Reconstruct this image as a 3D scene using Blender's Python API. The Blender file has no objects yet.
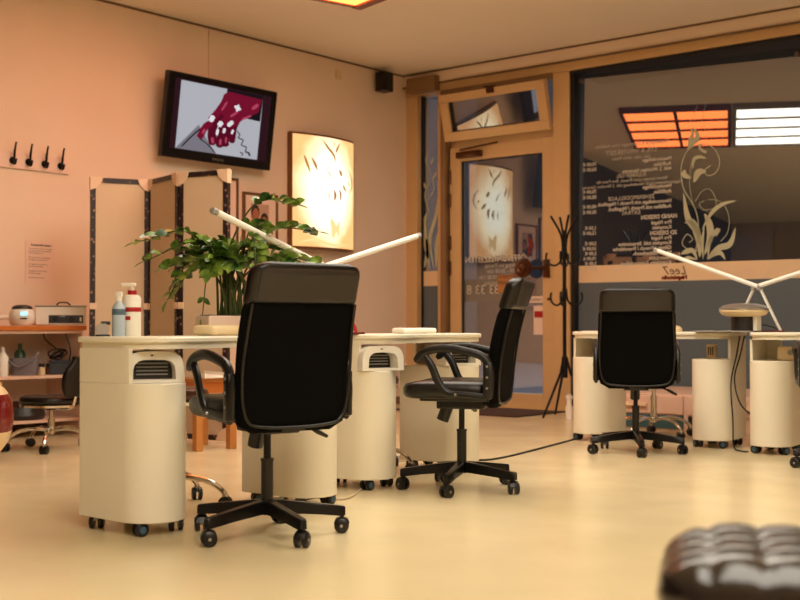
import bpy, bmesh, math, random
from mathutils import Vector, Matrix, Quaternion
S = bpy.context.scene
COL = S.collection
PI = math.pi
R = math.radians
random.seed(4)

# ------------------------------------------------------------------ materials
def lin(c):
    return tuple(((v / 255) / 12.92 if v / 255 <= .04045 else ((v / 255 + .055) / 1.055) ** 2.4) for v in c)
MATS = {}
def mat(name, rgb, rough=.5, metal=0, spec=.5, noise=0, nscale=8, bump=0, bscale=60, emit=None, es=0, coat=0, trans=0):
    m = bpy.data.materials.new(name); m.use_nodes = True
    nt = m.node_tree; b = nt.nodes['Principled BSDF']
    c = lin(rgb)
    b.inputs['Base Color'].default_value = (*c, 1)
    b.inputs['Roughness'].default_value = rough
    b.inputs['Metallic'].default_value = metal
    b.inputs['Specular IOR Level'].default_value = spec
    b.inputs['Coat Weight'].default_value = coat
    b.inputs['Transmission Weight'].default_value = trans
    tc = nt.nodes.new('ShaderNodeTexCoord')
    if noise:
        n = nt.nodes.new('ShaderNodeTexNoise'); n.inputs['Scale'].default_value = nscale; n.inputs['Detail'].default_value = 5
        nt.links.new(tc.outputs['Object'], n.inputs['Vector'])
        mx = nt.nodes.new('ShaderNodeMix'); mx.data_type = 'RGBA'
        mx.inputs[6].default_value = (*[v * (1 - noise) for v in c], 1)
        mx.inputs[7].default_value = (*[min(1, v * (1 + noise)) for v in c], 1)
        nt.links.new(n.outputs['Fac'], mx.inputs[0]); nt.links.new(mx.outputs[2], b.inputs['Base Color'])
    if bump:
        n2 = nt.nodes.new('ShaderNodeTexNoise'); n2.inputs['Scale'].default_value = bscale
        nt.links.new(tc.outputs['Object'], n2.inputs['Vector'])
        bp = nt.nodes.new('ShaderNodeBump'); bp.inputs['Strength'].default_value = bump; bp.inputs['Distance'].default_value = .01
        nt.links.new(n2.outputs['Fac'], bp.inputs['Height']); nt.links.new(bp.outputs[0], b.inputs['Normal'])
    if emit:
        b.inputs['Emission Color'].default_value = (*lin(emit), 1); b.inputs['Emission Strength'].default_value = es
    MATS[name] = m
    return m

mat('wall_paint', (238, 216, 194), .75, noise=.05, nscale=2.5, bump=.05, bscale=120)
mat('ceiling_paint', (242, 230, 212), .85, noise=.03, nscale=2)
mat('dark_wall', (62, 50, 44), .8, noise=.1)
mat('rear_wall', (190, 165, 135), .8, noise=.06)
mat('trim_brown', (120, 92, 66), .6, noise=.1)
mat('gold_frame', (214, 178, 128), .38, metal=.1, noise=.06, nscale=6)
mat('gold_frame_dark', (140, 108, 74), .4, metal=.1, noise=.06)
mat('gasket', (16, 14, 13), .6, noise=.1)
mat('bronze', (88, 54, 34), .3, metal=.8, noise=.25, nscale=20)
mat('mat_brown', (74, 50, 38), .95, noise=.3, nscale=80, bump=.3, bscale=200)
mat('desk_white', (236, 228, 206), .34, noise=.03, nscale=4)
mat('podium_white', (226, 190, 168), .5, noise=.04)
mat('teal', (52, 92, 100), .5, noise=.1)
mat('leather_black', (13, 9, 9), .3, bump=.12, bscale=220, noise=.1)
mat('mesh_black', (5, 4, 4), .9, spec=.1, noise=.2, nscale=300, bump=.2, bscale=500)
mat('plastic_black', (9, 8, 8), .36, noise=.1)
mat('panel_brown', (34, 27, 25), .38, noise=.08, nscale=10, bump=.05, bscale=200)
mat('metal_black', (24, 22, 22), .3, metal=.5, noise=.1)
mat('chrome', (214, 208, 200), .12, metal=1, noise=.04)
mat('steel', (176, 172, 168), .3, metal=.8, noise=.06)
mat('caster_blue', (58, 92, 112), .35, noise=.1)
mat('white_plastic', (238, 232, 218), .3, noise=.02)
mat('grey_plastic', (150, 146, 140), .35, noise=.05)
mat('dark_inside', (34, 28, 24), .5, noise=.2)
mat('lamp_white', (246, 242, 232), .3, emit=(255, 245, 225), es=.0, noise=.01)
mat('planter_white', (232, 206, 190), .5, noise=.05)
mat('soil', (50, 34, 24), .95, noise=.4, nscale=60, bump=.5, bscale=120)
mat('stem_green', (64, 74, 32), .5, noise=.2)
mat('wood_orange', (196, 112, 48), .4, noise=.2, nscale=12)
mat('wood_stool', (190, 124, 62), .5, noise=.2, nscale=14)
mat('screen_cloth', (216, 190, 158), .8, noise=.03, bump=.05)
mat('trunk_corner', (236, 204, 172), .5, noise=.05)
mat('red', (168, 16, 20), .35, noise=.06)
mat('dark_red', (112, 18, 20), .22, noise=.08, coat=.4)
mat('cream', (232, 208, 164), .35, noise=.04)
mat('brown_leather', (96, 56, 46), .3, noise=.15, bump=.1)
mat('basket_grey', (124, 116, 122), .8, noise=.2, nscale=60, bump=.4, bscale=120)
mat('green_bottle', (70, 104, 78), .3, noise=.1)
mat('dark_box', (46, 52, 60), .45, noise=.1)
mat('paper', (238, 212, 196), .8, noise=.02)
mat('ink', (60, 44, 40), .8, noise=.05)
mat('frame_gold', (120, 84, 48), .35, metal=.4, noise=.15)
mat('photo_dark', (40, 34, 44), .5, noise=.3, nscale=20)
mat('photo_back', (196, 160, 140), .5, noise=.1)
mat('skin', (170, 104, 78), .5, noise=.1)
mat('hair', (30, 20, 18), .6, noise=.2)
mat('tv_black', (14, 10, 12), .22, noise=.05)
mat('cable_black', (20, 18, 18), .5, noise=.1)
mat('cable_pale', (200, 180, 150), .5, noise=.1)
mat('clear_plastic', (176, 190, 200), .15, noise=.04)
mat('label_grey', (84, 106, 120), .4, noise=.05)
mat('decal_cream', (196, 196, 164), .6, noise=.03)
mat('decal_text', (206, 198, 180), .6, noise=.03)
mat('band_cream', (236, 206, 166), .55, noise=.03)
mat('sticker_brown', (176, 120, 66), .5, noise=.05)
mat('outside_ground', (120, 128, 134), .8, noise=.25, nscale=3)
mat('outside_wall', (58, 52, 52), .8, noise=.3, nscale=1.2)
mat('outside_pale', (120, 128, 138), .8, noise=.2, nscale=1.2)
mat('tufted', (30, 24, 23), .14, bump=.1, bscale=150, noise=.1, coat=.35)
mat('towel', (236, 208, 156), .9, noise=.1, bump=.4)

def floor_mat():
    m = mat('floor_lino', (240, 224, 184), .2, spec=.5)
    nt = m.node_tree; b = nt.nodes['Principled BSDF']
    tc = nt.nodes.new('ShaderNodeTexCoord')
    n = nt.nodes.new('ShaderNodeTexNoise'); n.inputs['Scale'].default_value = 1.3; n.inputs['Detail'].default_value = 8
    nt.links.new(tc.outputs['Object'], n.inputs['Vector'])
    cr = nt.nodes.new('ShaderNodeValToRGB')
    cr.color_ramp.elements[0].position = .3; cr.color_ramp.elements[0].color = (*lin((220, 202, 160)), 1)
    cr.color_ramp.elements[1].position = .7; cr.color_ramp.elements[1].color = (*lin((230, 212, 172)), 1)
    nt.links.new(n.outputs['Fac'], cr.inputs[0]); nt.links.new(cr.outputs[0], b.inputs['Base Color'])
    n2 = nt.nodes.new('ShaderNodeTexNoise'); n2.inputs['Scale'].default_value = 3; n2.inputs['Detail'].default_value = 6
    nt.links.new(tc.outputs['Object'], n2.inputs['Vector'])
    mr = nt.nodes.new('ShaderNodeMapRange'); mr.inputs[3].default_value = .14; mr.inputs[4].default_value = .3
    nt.links.new(n2.outputs['Fac'], mr.inputs[0]); nt.links.new(mr.outputs[0], b.inputs['Roughness'])
    return m
floor_mat()

def leaf_mat():
    m = mat('leaf_green', (52, 92, 34), .28)
    nt = m.node_tree; b = nt.nodes['Principled BSDF']
    tc = nt.nodes.new('ShaderNodeTexCoord')
    n = nt.nodes.new('ShaderNodeTexNoise'); n.inputs['Scale'].default_value = 14
    nt.links.new(tc.outputs['Object'], n.inputs['Vector'])
    cr = nt.nodes.new('ShaderNodeValToRGB')
    cr.color_ramp.elements[0].position = .35; cr.color_ramp.elements[0].color = (*lin((30, 72, 26)), 1)
    cr.color_ramp.elements[1].position = .7; cr.color_ramp.elements[1].color = (*lin((140, 168, 62)), 1)
    nt.links.new(n.outputs['Fac'], cr.inputs[0]); nt.links.new(cr.outputs[0], b.inputs['Base Color'])
leaf_mat()

def glass_mat(name, tint, refl, rough=0.0):
    m = bpy.data.materials.new(name); m.use_nodes = True
    nt = m.node_tree; nt.nodes.clear()
    out = nt.nodes.new('ShaderNodeOutputMaterial'); mix = nt.nodes.new('ShaderNodeMixShader')
    tr = nt.nodes.new('ShaderNodeBsdfTransparent'); gl = nt.nodes.new('ShaderNodeBsdfGlossy')
    tr.inputs[0].default_value = (*tint, 1); gl.inputs['Roughness'].default_value = rough
    gl.inputs[0].default_value = (1, 1, 1, 1)
    mix.inputs[0].default_value = refl
    nt.links.new(tr.outputs[0], mix.inputs[1]); nt.links.new(gl.outputs[0], mix.inputs[2]); nt.links.new(mix.outputs[0], out.inputs[0])
    MATS[name] = m
glass_mat('shop_glass', (.55, .56, .56), .26)
glass_mat('door_glass', (.7, .72, .74), .2)
def film_mat():
    m = mat('frosted_film', (92, 104, 112), .35, noise=.04, nscale=2)
film_mat()

def emit_mat(name, rgb, s):
    m = bpy.data.materials.new(name); m.use_nodes = True
    nt = m.node_tree; nt.nodes.clear()
    out = nt.nodes.new('ShaderNodeOutputMaterial'); e = nt.nodes.new('ShaderNodeEmission')
    tc = nt.nodes.new('ShaderNodeTexCoord'); n = nt.nodes.new('ShaderNodeTexNoise'); n.inputs['Scale'].default_value = 1.5
    nt.links.new(tc.outputs['Object'], n.inputs['Vector'])
    mx = nt.nodes.new('ShaderNodeMix'); mx.data_type = 'RGBA'; c = rgb if max(rgb) <= 1 else lin(rgb)
    mx.inputs[6].default_value = (*[v * .9 for v in c], 1); mx.inputs[7].default_value = (*c, 1)
    nt.links.new(n.outputs['Fac'], mx.inputs[0]); nt.links.new(mx.outputs[2], e.inputs[0])
    e.inputs[1].default_value = s
    nt.links.new(e.outputs[0], out.inputs[0]); MATS[name] = m
emit_mat('panel_orange', (1, .2, .045), 3.2)
emit_mat('panel_white', (1, .9, .74), 4.6)
emit_mat('tv_grey', (176, 176, 184), .62)
emit_mat('tv_greyd', (108, 104, 112), .8)
emit_mat('tv_bar', (40, 18, 24), .8)
emit_mat('tv_hand', (116, 18, 44), .62)
emit_mat('tv_hand2', (78, 10, 30), .8)
emit_mat('tv_light', (176, 64, 92), .62)
emit_mat('tv_white', (226, 222, 226), .62)
emit_mat('tv_dark', (24, 16, 22), .8)
emit_mat('window_lit', (150, 220, 230), 1.2)
emit_mat('display_lit', (190, 235, 245), .8)

def lightbox_mat():
    m = bpy.data.materials.new('lightbox_print'); m.use_nodes = True
    nt = m.node_tree; nt.nodes.clear()
    out = nt.nodes.new('ShaderNodeOutputMaterial'); e = nt.nodes.new('ShaderNodeEmission')
    tc = nt.nodes.new('ShaderNodeTexCoord'); mp = nt.nodes.new('ShaderNodeMapping')
    mp.inputs['Location'].default_value = (0, -.5, -.52); 
    nt.links.new(tc.outputs['Generated'], mp.inputs[0])
    mp2 = nt.nodes.new('ShaderNodeMapping'); mp2.inputs['Scale'].default_value = (0, 2.1, 1.9)
    nt.links.new(mp.outputs[0], mp2.inputs[0])
    ln = nt.nodes.new('ShaderNodeVectorMath'); ln.operation = 'LENGTH'; nt.links.new(mp2.outputs[0], ln.inputs[0])
    n = nt.nodes.new('ShaderNodeTexNoise'); n.inputs['Scale'].default_value = 4; n.inputs['Detail'].default_value = 8
    nt.links.new(tc.outputs['Object'], n.inputs['Vector'])
    ad = nt.nodes.new('ShaderNodeMath'); ad.operation = 'MULTIPLY_ADD'; ad.inputs[1].default_value = .5
    nt.links.new(n.outputs['Fac'], ad.inputs[0]); nt.links.new(ln.outputs['Value'], ad.inputs[2])
    cr = nt.nodes.new('ShaderNodeValToRGB'); el = cr.color_ramp.elements
    el[0].position = .75; el[0].color = (1, .93, .72, 1)
    el[1].position = 1.45; el[1].color = (.72, .36, .13, 1)
    x = el.new(1.0); x.color = (.98, .76, .45, 1)
    mr = nt.nodes.new('ShaderNodeMath'); mr.operation = 'MULTIPLY'; mr.inputs[1].default_value = .7
    el[0].position = .42; el[1].position = .64; el[2].position = .95; el[1].color = (.98, .78, .48, 1); el[2].color = (.66, .32, .12, 1)
    nt.links.new(ad.outputs[0], mr.inputs[0]); nt.links.new(mr.outputs[0], cr.inputs[0])
    nt.links.new(cr.outputs[0], e.inputs[0]); e.inputs[1].default_value = 1.25
    nt.links.new(e.outputs[0], out.inputs[0]); MATS['lightbox_print'] = m
lightbox_mat()
emit_mat('print_brown', (176, 122, 70), .7)
emit_mat('print_pale', (236, 190, 130), 1.0)

def trunk_mat():
    m = mat('trunk_leather', (48, 32, 30), .45)
    nt = m.node_tree; b = nt.nodes['Principled BSDF']
    tc = nt.nodes.new('ShaderNodeTexCoord'); v = nt.nodes.new('ShaderNodeTexVoronoi'); v.inputs['Scale'].default_value = 26
    nt.links.new(tc.outputs['Object'], v.inputs['Vector'])
    cr = nt.nodes.new('ShaderNodeValToRGB')
    cr.color_ramp.elements[0].position = .18; cr.color_ramp.elements[0].color = (*lin((150, 118, 100)), 1)
    cr.color_ramp.elements[1].position = .3; cr.color_ramp.elements[1].color = (*lin((44, 28, 28)), 1)
    nt.links.new(v.outputs['Distance'], cr.inputs[0]); nt.links.new(cr.outputs[0], b.inputs['Base Color'])
trunk_mat()

# ------------------------------------------------------------------ mesh helpers
class MB:
    def __init__(s): s.b = bmesh.new()
    def _new(s, verts, M):
        if M is not None: bmesh.ops.transform(s.b, matrix=M, verts=verts)
    def box(s, x0, x1, y0, y1, z0, z1, M=None, bev=0, seg=2):
        g = bmesh.ops.create_cube(s.b, size=1); vs = g['verts']
        for v in vs: v.co = Vector(((x0 + x1) / 2 + v.co.x * (x1 - x0), (y0 + y1) / 2 + v.co.y * (y1 - y0), (z0 + z1) / 2 + v.co.z * (z1 - z0)))
        if bev:
            es = list({e for v in vs for e in v.link_edges})
            r = bmesh.ops.bevel(s.b, geom=es, offset=bev, segments=seg, affect='EDGES', profile=.5)
            vs = list({v for f in r['faces'] for v in f.verts} | {v for v in vs if v.is_valid})
            # collect whole island
            seen = set(vs); st = list(vs)
            while st:
                v = st.pop()
                for e in v.link_edges:
                    o = e.other_vert(v)
                    if o not in seen: seen.add(o); st.append(o)
            vs = list(seen)
        s._new(vs, M); return s
    def tube(s, pts, r, n=10, caps=True, M=None, flat=None):
        pts = [Vector(p) for p in pts]; rs = r if isinstance(r, (list, tuple)) else [r] * len(pts)
        rings = []; up = None
        for i, p in enumerate(pts):
            if i == 0: t = pts[1] - p
            elif i == len(pts) - 1: t = p - pts[i - 1]
            else: t = (pts[i + 1] - p).normalized() + (p - pts[i - 1]).normalized()
            t.normalize()
            if up is None:
                up = Vector((0, 0, 1)) if abs(t.z) < .9 else Vector((1, 0, 0))
                if flat is not None: up = Vector(flat)
            a = t.cross(up).normalized(); bb = a.cross(t).normalized()
            if flat is None: up = bb
            ring = []
            for k in range(n):
                an = 2 * PI * k / n + PI / n
                fa, fb = (rs[i], rs[i]) if not isinstance(rs[i], (list, tuple)) else rs[i]
                ring.append(s.b.verts.new(p + a * math.cos(an) * fa + bb * math.sin(an) * fb))
            rings.append(ring)
        for i in range(len(rings) - 1):
            for k in range(n):
                s.b.faces.new((rings[i][k], rings[i][(k + 1) % n], rings[i + 1][(k + 1) % n], rings[i + 1][k]))
        if caps:
            s.b.faces.new(rings[0][::-1]); s.b.faces.new(rings[-1])
        s._new([v for q in rings for v in q], M); return s
    def cyl(s, p0, p1, r, n=16, r1=None, M=None): return s.tube([p0, p1], [r, r if r1 is None else r1], n, M=M)
    def lathe(s, prof, n=24, M=None, c=(0, 0)):
        rings = []
        for (r, z) in prof:
            rings.append([s.b.verts.new((c[0] + r * math.cos(2 * PI * k / n), c[1] + r * math.sin(2 * PI * k / n), z)) for k in range(n)] if r > 1e-5 else [s.b.verts.new((c[0], c[1], z))])
        for i in range(len(rings) - 1):
            A, B = rings[i], rings[i + 1]
            if len(A) == 1 and len(B) == 1: continue
            for k in range(n):
                if len(A) == 1: s.b.faces.new((A[0], B[(k + 1) % n], B[k]))
                elif len(B) == 1: s.b.faces.new((A[k], A[(k + 1) % n], B[0]))
                else: s.b.faces.new((A[k], A[(k + 1) % n], B[(k + 1) % n], B[k]))
        s._new([v for q in rings for v in q], M); return s
    def prism(s, poly, z0, z1, M=None, caps=True):
        a = [s.b.verts.new((p[0], p[1], z0)) for p in poly]; b = [s.b.verts.new((p[0], p[1], z1)) for p in poly]
        n = len(poly)
        for k in range(n): s.b.faces.new((a[k], a[(k + 1) % n], b[(k + 1) % n], b[k]))
        if caps: s.b.faces.new(a[::-1]); s.b.faces.new(b)
        s._new(a + b, M); return s
    def face(s, pts):
        vs = [s.b.verts.new(p) for p in pts]; s.b.faces.new(vs); return s
    def loft(s, rings, caps=True, M=None):
        rr = [[s.b.verts.new(p) for p in q] for q in rings]; n = len(rr[0])
        for i in range(len(rr) - 1):
            for k in range(n): s.b.faces.new((rr[i][k], rr[i][(k + 1) % n], rr[i + 1][(k + 1) % n], rr[i + 1][k]))
        if caps: s.b.faces.new(rr[0][::-1]); s.b.faces.new(rr[-1])
        s._new([v for q in rr for v in q], M); return s
    def build(s, name, m, parent=None, smooth=True, bev=0, sub=0, ang=35):
        bmesh.ops.recalc_face_normals(s.b, faces=s.b.faces)
        me = bpy.data.meshes.new(name); s.b.to_mesh(me); s.b.free()
        for q in (m if isinstance(m, (list, tuple)) else [m]): me.materials.append(MATS[q])
        if smooth:
            me.shade_smooth()
            try: me.set_sharp_from_angle(angle=R(ang))
            except Exception: pass
        o = bpy.data.objects.new(name, me); COL.objects.link(o)
        if parent is not None: o.parent = parent
        if bev:
            md = o.modifiers.new('bevel', 'BEVEL'); md.width = bev; md.segments = 2; md.limit_method = 'ANGLE'
        if sub:
            md = o.modifiers.new('sub', 'SUBSURF'); md.levels = sub; md.render_levels = sub
        return o

def tag(o, label=None, cat=None, group=None, kind=None):
    if label: o['label'] = label
    if cat: o['category'] = cat
    if group: o['group'] = group
    if kind: o['kind'] = kind
    return o
def thing(name, label, cat, loc=(0, 0, 0), rz=0, group=None):
    o = bpy.data.objects.new(name, None); COL.objects.link(o); o.empty_display_size = .05
    o.location = loc; o.rotation_euler = (0, 0, rz)
    return tag(o, label, cat, group)
def copy_tree(o, parent=None):
    c = o.copy(); COL.objects.link(c); c.parent = parent
    for ch in list(o.children): copy_tree(ch, c)
    return c
def struct(o): o['kind'] = 'structure'; return o

# ------------------------------------------------------------------ camera
A40 = R(40); PT = math.atan(25 / 1180)
CAM = Vector((7.67, 0, .79))
FW = Vector((-math.sin(A40) * math.cos(PT), math.cos(A40) * math.cos(PT), math.sin(PT)))
RT = Vector((math.cos(A40), math.sin(A40), 0)); UP = RT.cross(FW)
cd = bpy.data.cameras.new('camera'); cam = bpy.data.objects.new('camera', cd); COL.objects.link(cam)
cam.location = CAM; cam.rotation_euler = (R(90) + PT, 0, A40)
cd.sensor_width = 36; cd.lens = 53.1; cd.clip_end = 200; cd.clip_start = .05
cd.dof.use_dof = True; cd.dof.focus_distance = 5.4; cd.dof.aperture_fstop = 3.6
S.camera = cam
WY = 9.3
def on_plane(px, py, axis, val):   # where a sight line of the photograph meets a real wall or table plane
    d = FW + RT * ((px - 400) / 1180) + UP * ((300 - py) / 1180)
    k = (val - CAM[axis]) / d[axis]
    return CAM + d * k

# ------------------------------------------------------------------ room shell
struct(MB().box(-.15, 11.2, -4.2, 9.88, -.12, 0).build('floor', 'floor_lino', smooth=False))
struct(MB().box(-.15, 11.2, -4.2, 9.6, 3.33, 3.45).build('ceiling', 'ceiling_paint', smooth=False))
struct(MB().box(-.15, 0, 4.25, 9.6, 0, 3.33).build('wall_left', 'wall_paint', smooth=False))
struct(MB().box(-.15, 0, -4.2, 4.25, 0, 3.33).build('wall_left_dark', 'dark_wall', smooth=False))
struct(MB().box(-.15, 11.2, -4.35, -4.2, 0, 3.33).build('wall_back', 'rear_wall', smooth=False))
struct(MB().box(11.2, 11.35, -4.2, 9.6, 0, 3.33).build('wall_right', 'rear_wall', smooth=False))
struct(MB().box(0, .012, 4.3, 9.2, 3.312, 3.326).build('trim_1', 'trim_brown', smooth=False))
struct(MB().box(0, .014, 6.60, 6.635, 2.8, 3.30).build('trim_2', 'wall_paint', smooth=False))
struct(MB().box(0, .012, 4.3, 9.2, 0, .07).build('baseboard_left', 'trim_brown', smooth=False))
# lintel above the glazing
struct(MB().box(0, 11.2, 9.2, 9.85, 3.2, 3.33).build('wall_window', 'wall_paint', smooth=False))
struct(MB().box(0, 11.2, 9.18, 9.2, 3.19, 3.205).build('trim_3', 'trim_brown', smooth=False))
struct(MB().box(0, 11.2, 9.18, 9.2, 3.315, 3.326).build('trim_4', 'trim_brown', smooth=False))
# frame members
f = MB()
f.box(0, .14, 9.24, 9.42, 0, 3.113); f.box(.39, .47, 9.26, 9.42, 0, 3.113); f.box(.53, 1.77, 9.30, 9.36, 2.54, 2.66); f.box(1.77, 1.945, 9.225, 9.42, 0, 3.113)
f.box(0, 11.2, 9.22, 9.42, 3.115, 3.2)
f.box(6.6, 6.75, 9.23, 9.85, 0, 3.113)
struct(f.build('trim_5', 'gold_frame', smooth=False, bev=.006))
f = MB(); f.box(.10, .46, 9.12, 9.215, 3.12, 3.27); f.box(.47, .53, 9.2, 9.42, 0, 3.12); f.box(.53, 1.77, 9.2, 9.42, 3.06, 3.12)
struct(f.build('trim_6', 'gold_frame_dark', smooth=False, bev=.005))
struct(MB().box(6.75, 11.2, 9.3, 9.6, 0, 3.2).build('wall_window_right', 'rear_wall', smooth=False))

# ------------------------------------------------------------------ lettering on glass
def text_into(mb, s, size, x, z, y=0, align='LEFT', bold=0, mirror=True, shear=0, normal='y'):
    c = bpy.data.curves.new('t', 'FONT'); c.body = s; c.size = size; c.align_x = align; c.offset = bold; c.shear = shear; c.resolution_u = 2
    o = bpy.data.objects.new('t', c); COL.objects.link(o)
    dg = bpy.context.evaluated_depsgraph_get(); me = bpy.data.meshes.new_from_object(o.evaluated_get(dg))
    vs = []
    for v in me.vertices:
        if normal == 'y': p = (x + (-v.co.x if mirror else v.co.x), y, z + v.co.y)
        else: p = (y, x + v.co.x, z + v.co.y)
        vs.append(mb.b.verts.new(p))
    for p in me.polygons:
        try: mb.b.faces.new([vs[i] for i in p.vertices])
        except Exception: pass
    bpy.data.objects.remove(o); bpy.data.curves.remove(c); bpy.data.meshes.remove(me)

def spline(pts, n=10):
    out = []; P = [Vector(p) for p in pts]; P = [2 * P[0] - P[1]] + P + [2 * P[-1] - P[-2]]
    for i in range(1, len(P) - 2):
        for k in range(n):
            t = k / n; a, b, c, d = P[i - 1:i + 3]
            out.append(.5 * ((2 * b) + (c - a) * t + (2 * a - 5 * b + 4 * c - d) * t * t + (-a + 3 * b - 3 * c + d) * t ** 3))
    out.append(P[-2]); return out
def stroke(mb, pts, w, tf, n=8):   # flat ribbon of varying width in 2-d, tf maps 2-d to 3-d
    Q = spline(pts, n); L = len(Q); prev = None
    for i, p in enumerate(Q):
        t = (Q[min(i + 1, L - 1)] - Q[max(i - 1, 0)]); t = Vector((t.x, t.y, 0)).normalized(); nn = Vector((-t.y, t.x, 0))
        u = i / (L - 1)
        ww = w(u) if callable(w) else w
        a = mb.b.verts.new(tf(p + nn * ww)); b = mb.b.verts.new(tf(p - nn * ww))
        if prev: mb.b.faces.new((prev[0], prev[1], b, a))
        prev = (a, b)
leafw = lambda m: (lambda u: m * math.sin(PI * min(1, max(0, u))) ** .8 + .05)

# ------------------------------------------------------------------ window_1: narrow sidelight
struct_ = MB(); struct_.box(.155, .38, 9.335, 9.345, .12, 3.1)
w1 = struct(struct_.build('window_1', 'door_glass', smooth=False))
MB().box(.135, .158, 9.31, 9.36, .06, 3.12).build('gasket', 'gasket', w1, smooth=False)
MB().box(.155, .385, 9.325, 9.333, 1.185, 1.335).build('cream_band', 'band_cream', w1, smooth=False)
MB().box(.155, .385, 9.326, 9.333, .1, 1.185).build('frosted_film', 'frosted_film', w1, smooth=False)
MB().box(.14, .39, 9.24, 9.42, 0, .1).build('bottom_rail', 'gold_frame', w1, smooth=False)
sp = lambda p: on_plane(p.x, p.y, 1, 9.328)
m = MB()
for pts, w in [([(434, 270), (430, 240), (436, 215), (438, 195)], 1.6), ([(430, 270), (426, 245), (424, 225), (427, 212)], 2.4),
               ([(436, 268), (437, 245), (439, 230)], 2), ([(424, 268), (428, 250), (426, 238)], 2.2), ([(430, 215), (425, 195), (432, 180)], .5),
               ([(428, 200), (434, 188), (429, 168)], .4), ([(432, 180), (437, 172)], 1.2), ([(427, 190), (423, 182)], 1.2), ([(430, 165), (434, 158)], 1.1), ([(430, 150), (426, 160), (431, 172)], .4)]:
    stroke(m, [(a, b, 0) for a, b in pts], leafw(w), sp)
m.build('floral_decal', 'decal_cream', w1, smooth=False)

# ------------------------------------------------------------------ door_1
d1 = MB()
LX0, LX1, LZ = .545, 1.755, 2.54
for q in [(LX0, .675, 0, LZ), (1.63, LX1, 0, LZ), (.675, 1.63, 0, .145), (.675, 1.63, 2.40, LZ)]:
    d1.box(q[0], q[1], 9.26, 9.34, q[2], q[3])
door = struct(d1.build('door_1', 'gold_frame', smooth=False, bev=.006))
MB().box(.68, 1.625, 9.3, 9.308, .15, 2.395).build('door_glass', 'door_glass', door, smooth=False)
g = MB()
for q in [(.668, .69, .14, 2.405), (1.618, 1.634, .14, 2.405)]: g.box(q[0], q[1], 9.285, 9.3, q[2], q[3])
g.box(.68, 1.63, 9.285, 9.3, 2.39, 2.405)
g.box(.538, .547, 9.27, 9.33, 0, LZ); g.box(1.755, 1.772, 9.27, 9.33, 0, 3.1)
g.build('gasket', 'gasket', door, smooth=False)
hp = on_plane(524, 268, 1, 9.2)
M_ = Matrix.Translation((hp.x, 9.2, hp.z)) @ Matrix.Rotation(PI / 2, 4, 'X')
hd = MB().lathe([(0, -.012), (.075, -.012), (.09, 0), (.094, .012), (.085, .026), (.06, .03), (.045, .02), (.02, .026), (0, .028)], 32, M=M_)
hd.cyl((hp.x, 9.2, hp.z), (hp.x + .1, 9.24, hp.z), .015)
hd.cyl((hp.x + .1, 9.24, hp.z), (hp.x + .25, 9.24, hp.z), .016)
hd.build('door_handle', 'bronze', door)
hp2 = Vector((hp.x + .16, 9.4, hp.z))
M_ = Matrix.Translation(hp2) @ Matrix.Rotation(PI / 2, 4, 'X')
MB().lathe([(0, -.02), (.09, -.02), (.1, 0), (.09, .02), (0, .02)], 28, M=M_).cyl((hp2.x, 9.4, hp2.z), (hp2.x + .1, 9.33, hp2.z), .014).build('outer_handle', 'gasket', door)
MB().box(1.65, 1.715, 9.235, 9.262, hp.z - .095, hp.z + .075, bev=.004).build('lock_plate', 'bronze', door)
MB().lathe([(0, 0), (.014, 0), (.014, .012), (0, .012)], 12, M=Matrix.Translation((1.7, 9.262, 1.03)) @ Matrix.Rotation(PI / 2, 4, 'X')).build('key_cylinder', 'bronze', door)
for z in (.5, 1.35, 1.6, 2.25, 2.02):
    MB().cyl((.553, 9.25, z - .07), (.553, 9.25, z + .07), .013, 10).build('hinge', 'bronze', door)
MB().box(.66, .95, 9.2, 9.26, 2.425, 2.485, bev=.006).cyl((.72, 9.19, 2.5), (1.15, 9.22, 2.54), .009, 8).build('door_closer', 'bronze', door)
m = MB()
text_into(m, 'ÖFFNUNGSZEITEN', .085, 1.43, 1.40, 9.294, bold=.001)
for i, s in enumerate(['Montag bis Freitag', '9.00 - 20.00 Uhr', 'Samstag 9.00 - 18.00 Uhr', 'nach Vereinbarung']):
    text_into(m, s, .055, 1.15, 1.345 - i * .055, 9.294, align='CENTER')
m.build('opening_hours_lettering', 'decal_text', door, smooth=False)
m = MB(); m.box(.69, 1.62, 9.309, 9.312, 1.02, 1.235); m.build('pale_band', 'frosted_film', door, smooth=False)
m = MB(); text_into(m, '3 83 33 8', .13, 1.22, 1.09, 9.298); m.build('band_lettering', 'decal_text', door, smooth=False)
m = MB(); m.box(1.10, 1.33, 9.294, 9.297, 1.10, 1.27); m.build('brown_sticker', 'sticker_brown', door, smooth=False)
m = MB(); m.box(1.44, 1.62, 9.293, 9.297, 1.00, 1.06); st_ = m.build('pull_sign', 'paper', door, smooth=False)
m = MB(); text_into(m, 'Ziehen', .05, 1.46, 1.015, 9.291, mirror=False); m.build('sign_lettering', 'ink', st_, smooth=False)
m = MB(); m.box(1.51, 1.62, 9.293, 9.297, .70, .97); st_ = m.build('notice_sticker', 'paper', door, smooth=False)
MB().box(1.52, 1.61, 9.290, 9.293, .86, .92).build('red_stripe', 'red', st_, smooth=False)
m = MB(); stroke(m, [(1.44, 1.43, 0), (1.48, 1.53, 0), (1.46, 1.63, 0)], (lambda u: .022 * math.sin(PI * u) + .001), lambda p: (p.x, 9.294, p.y)); m.build('red_mark', 'dark_red', door, smooth=False)

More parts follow.
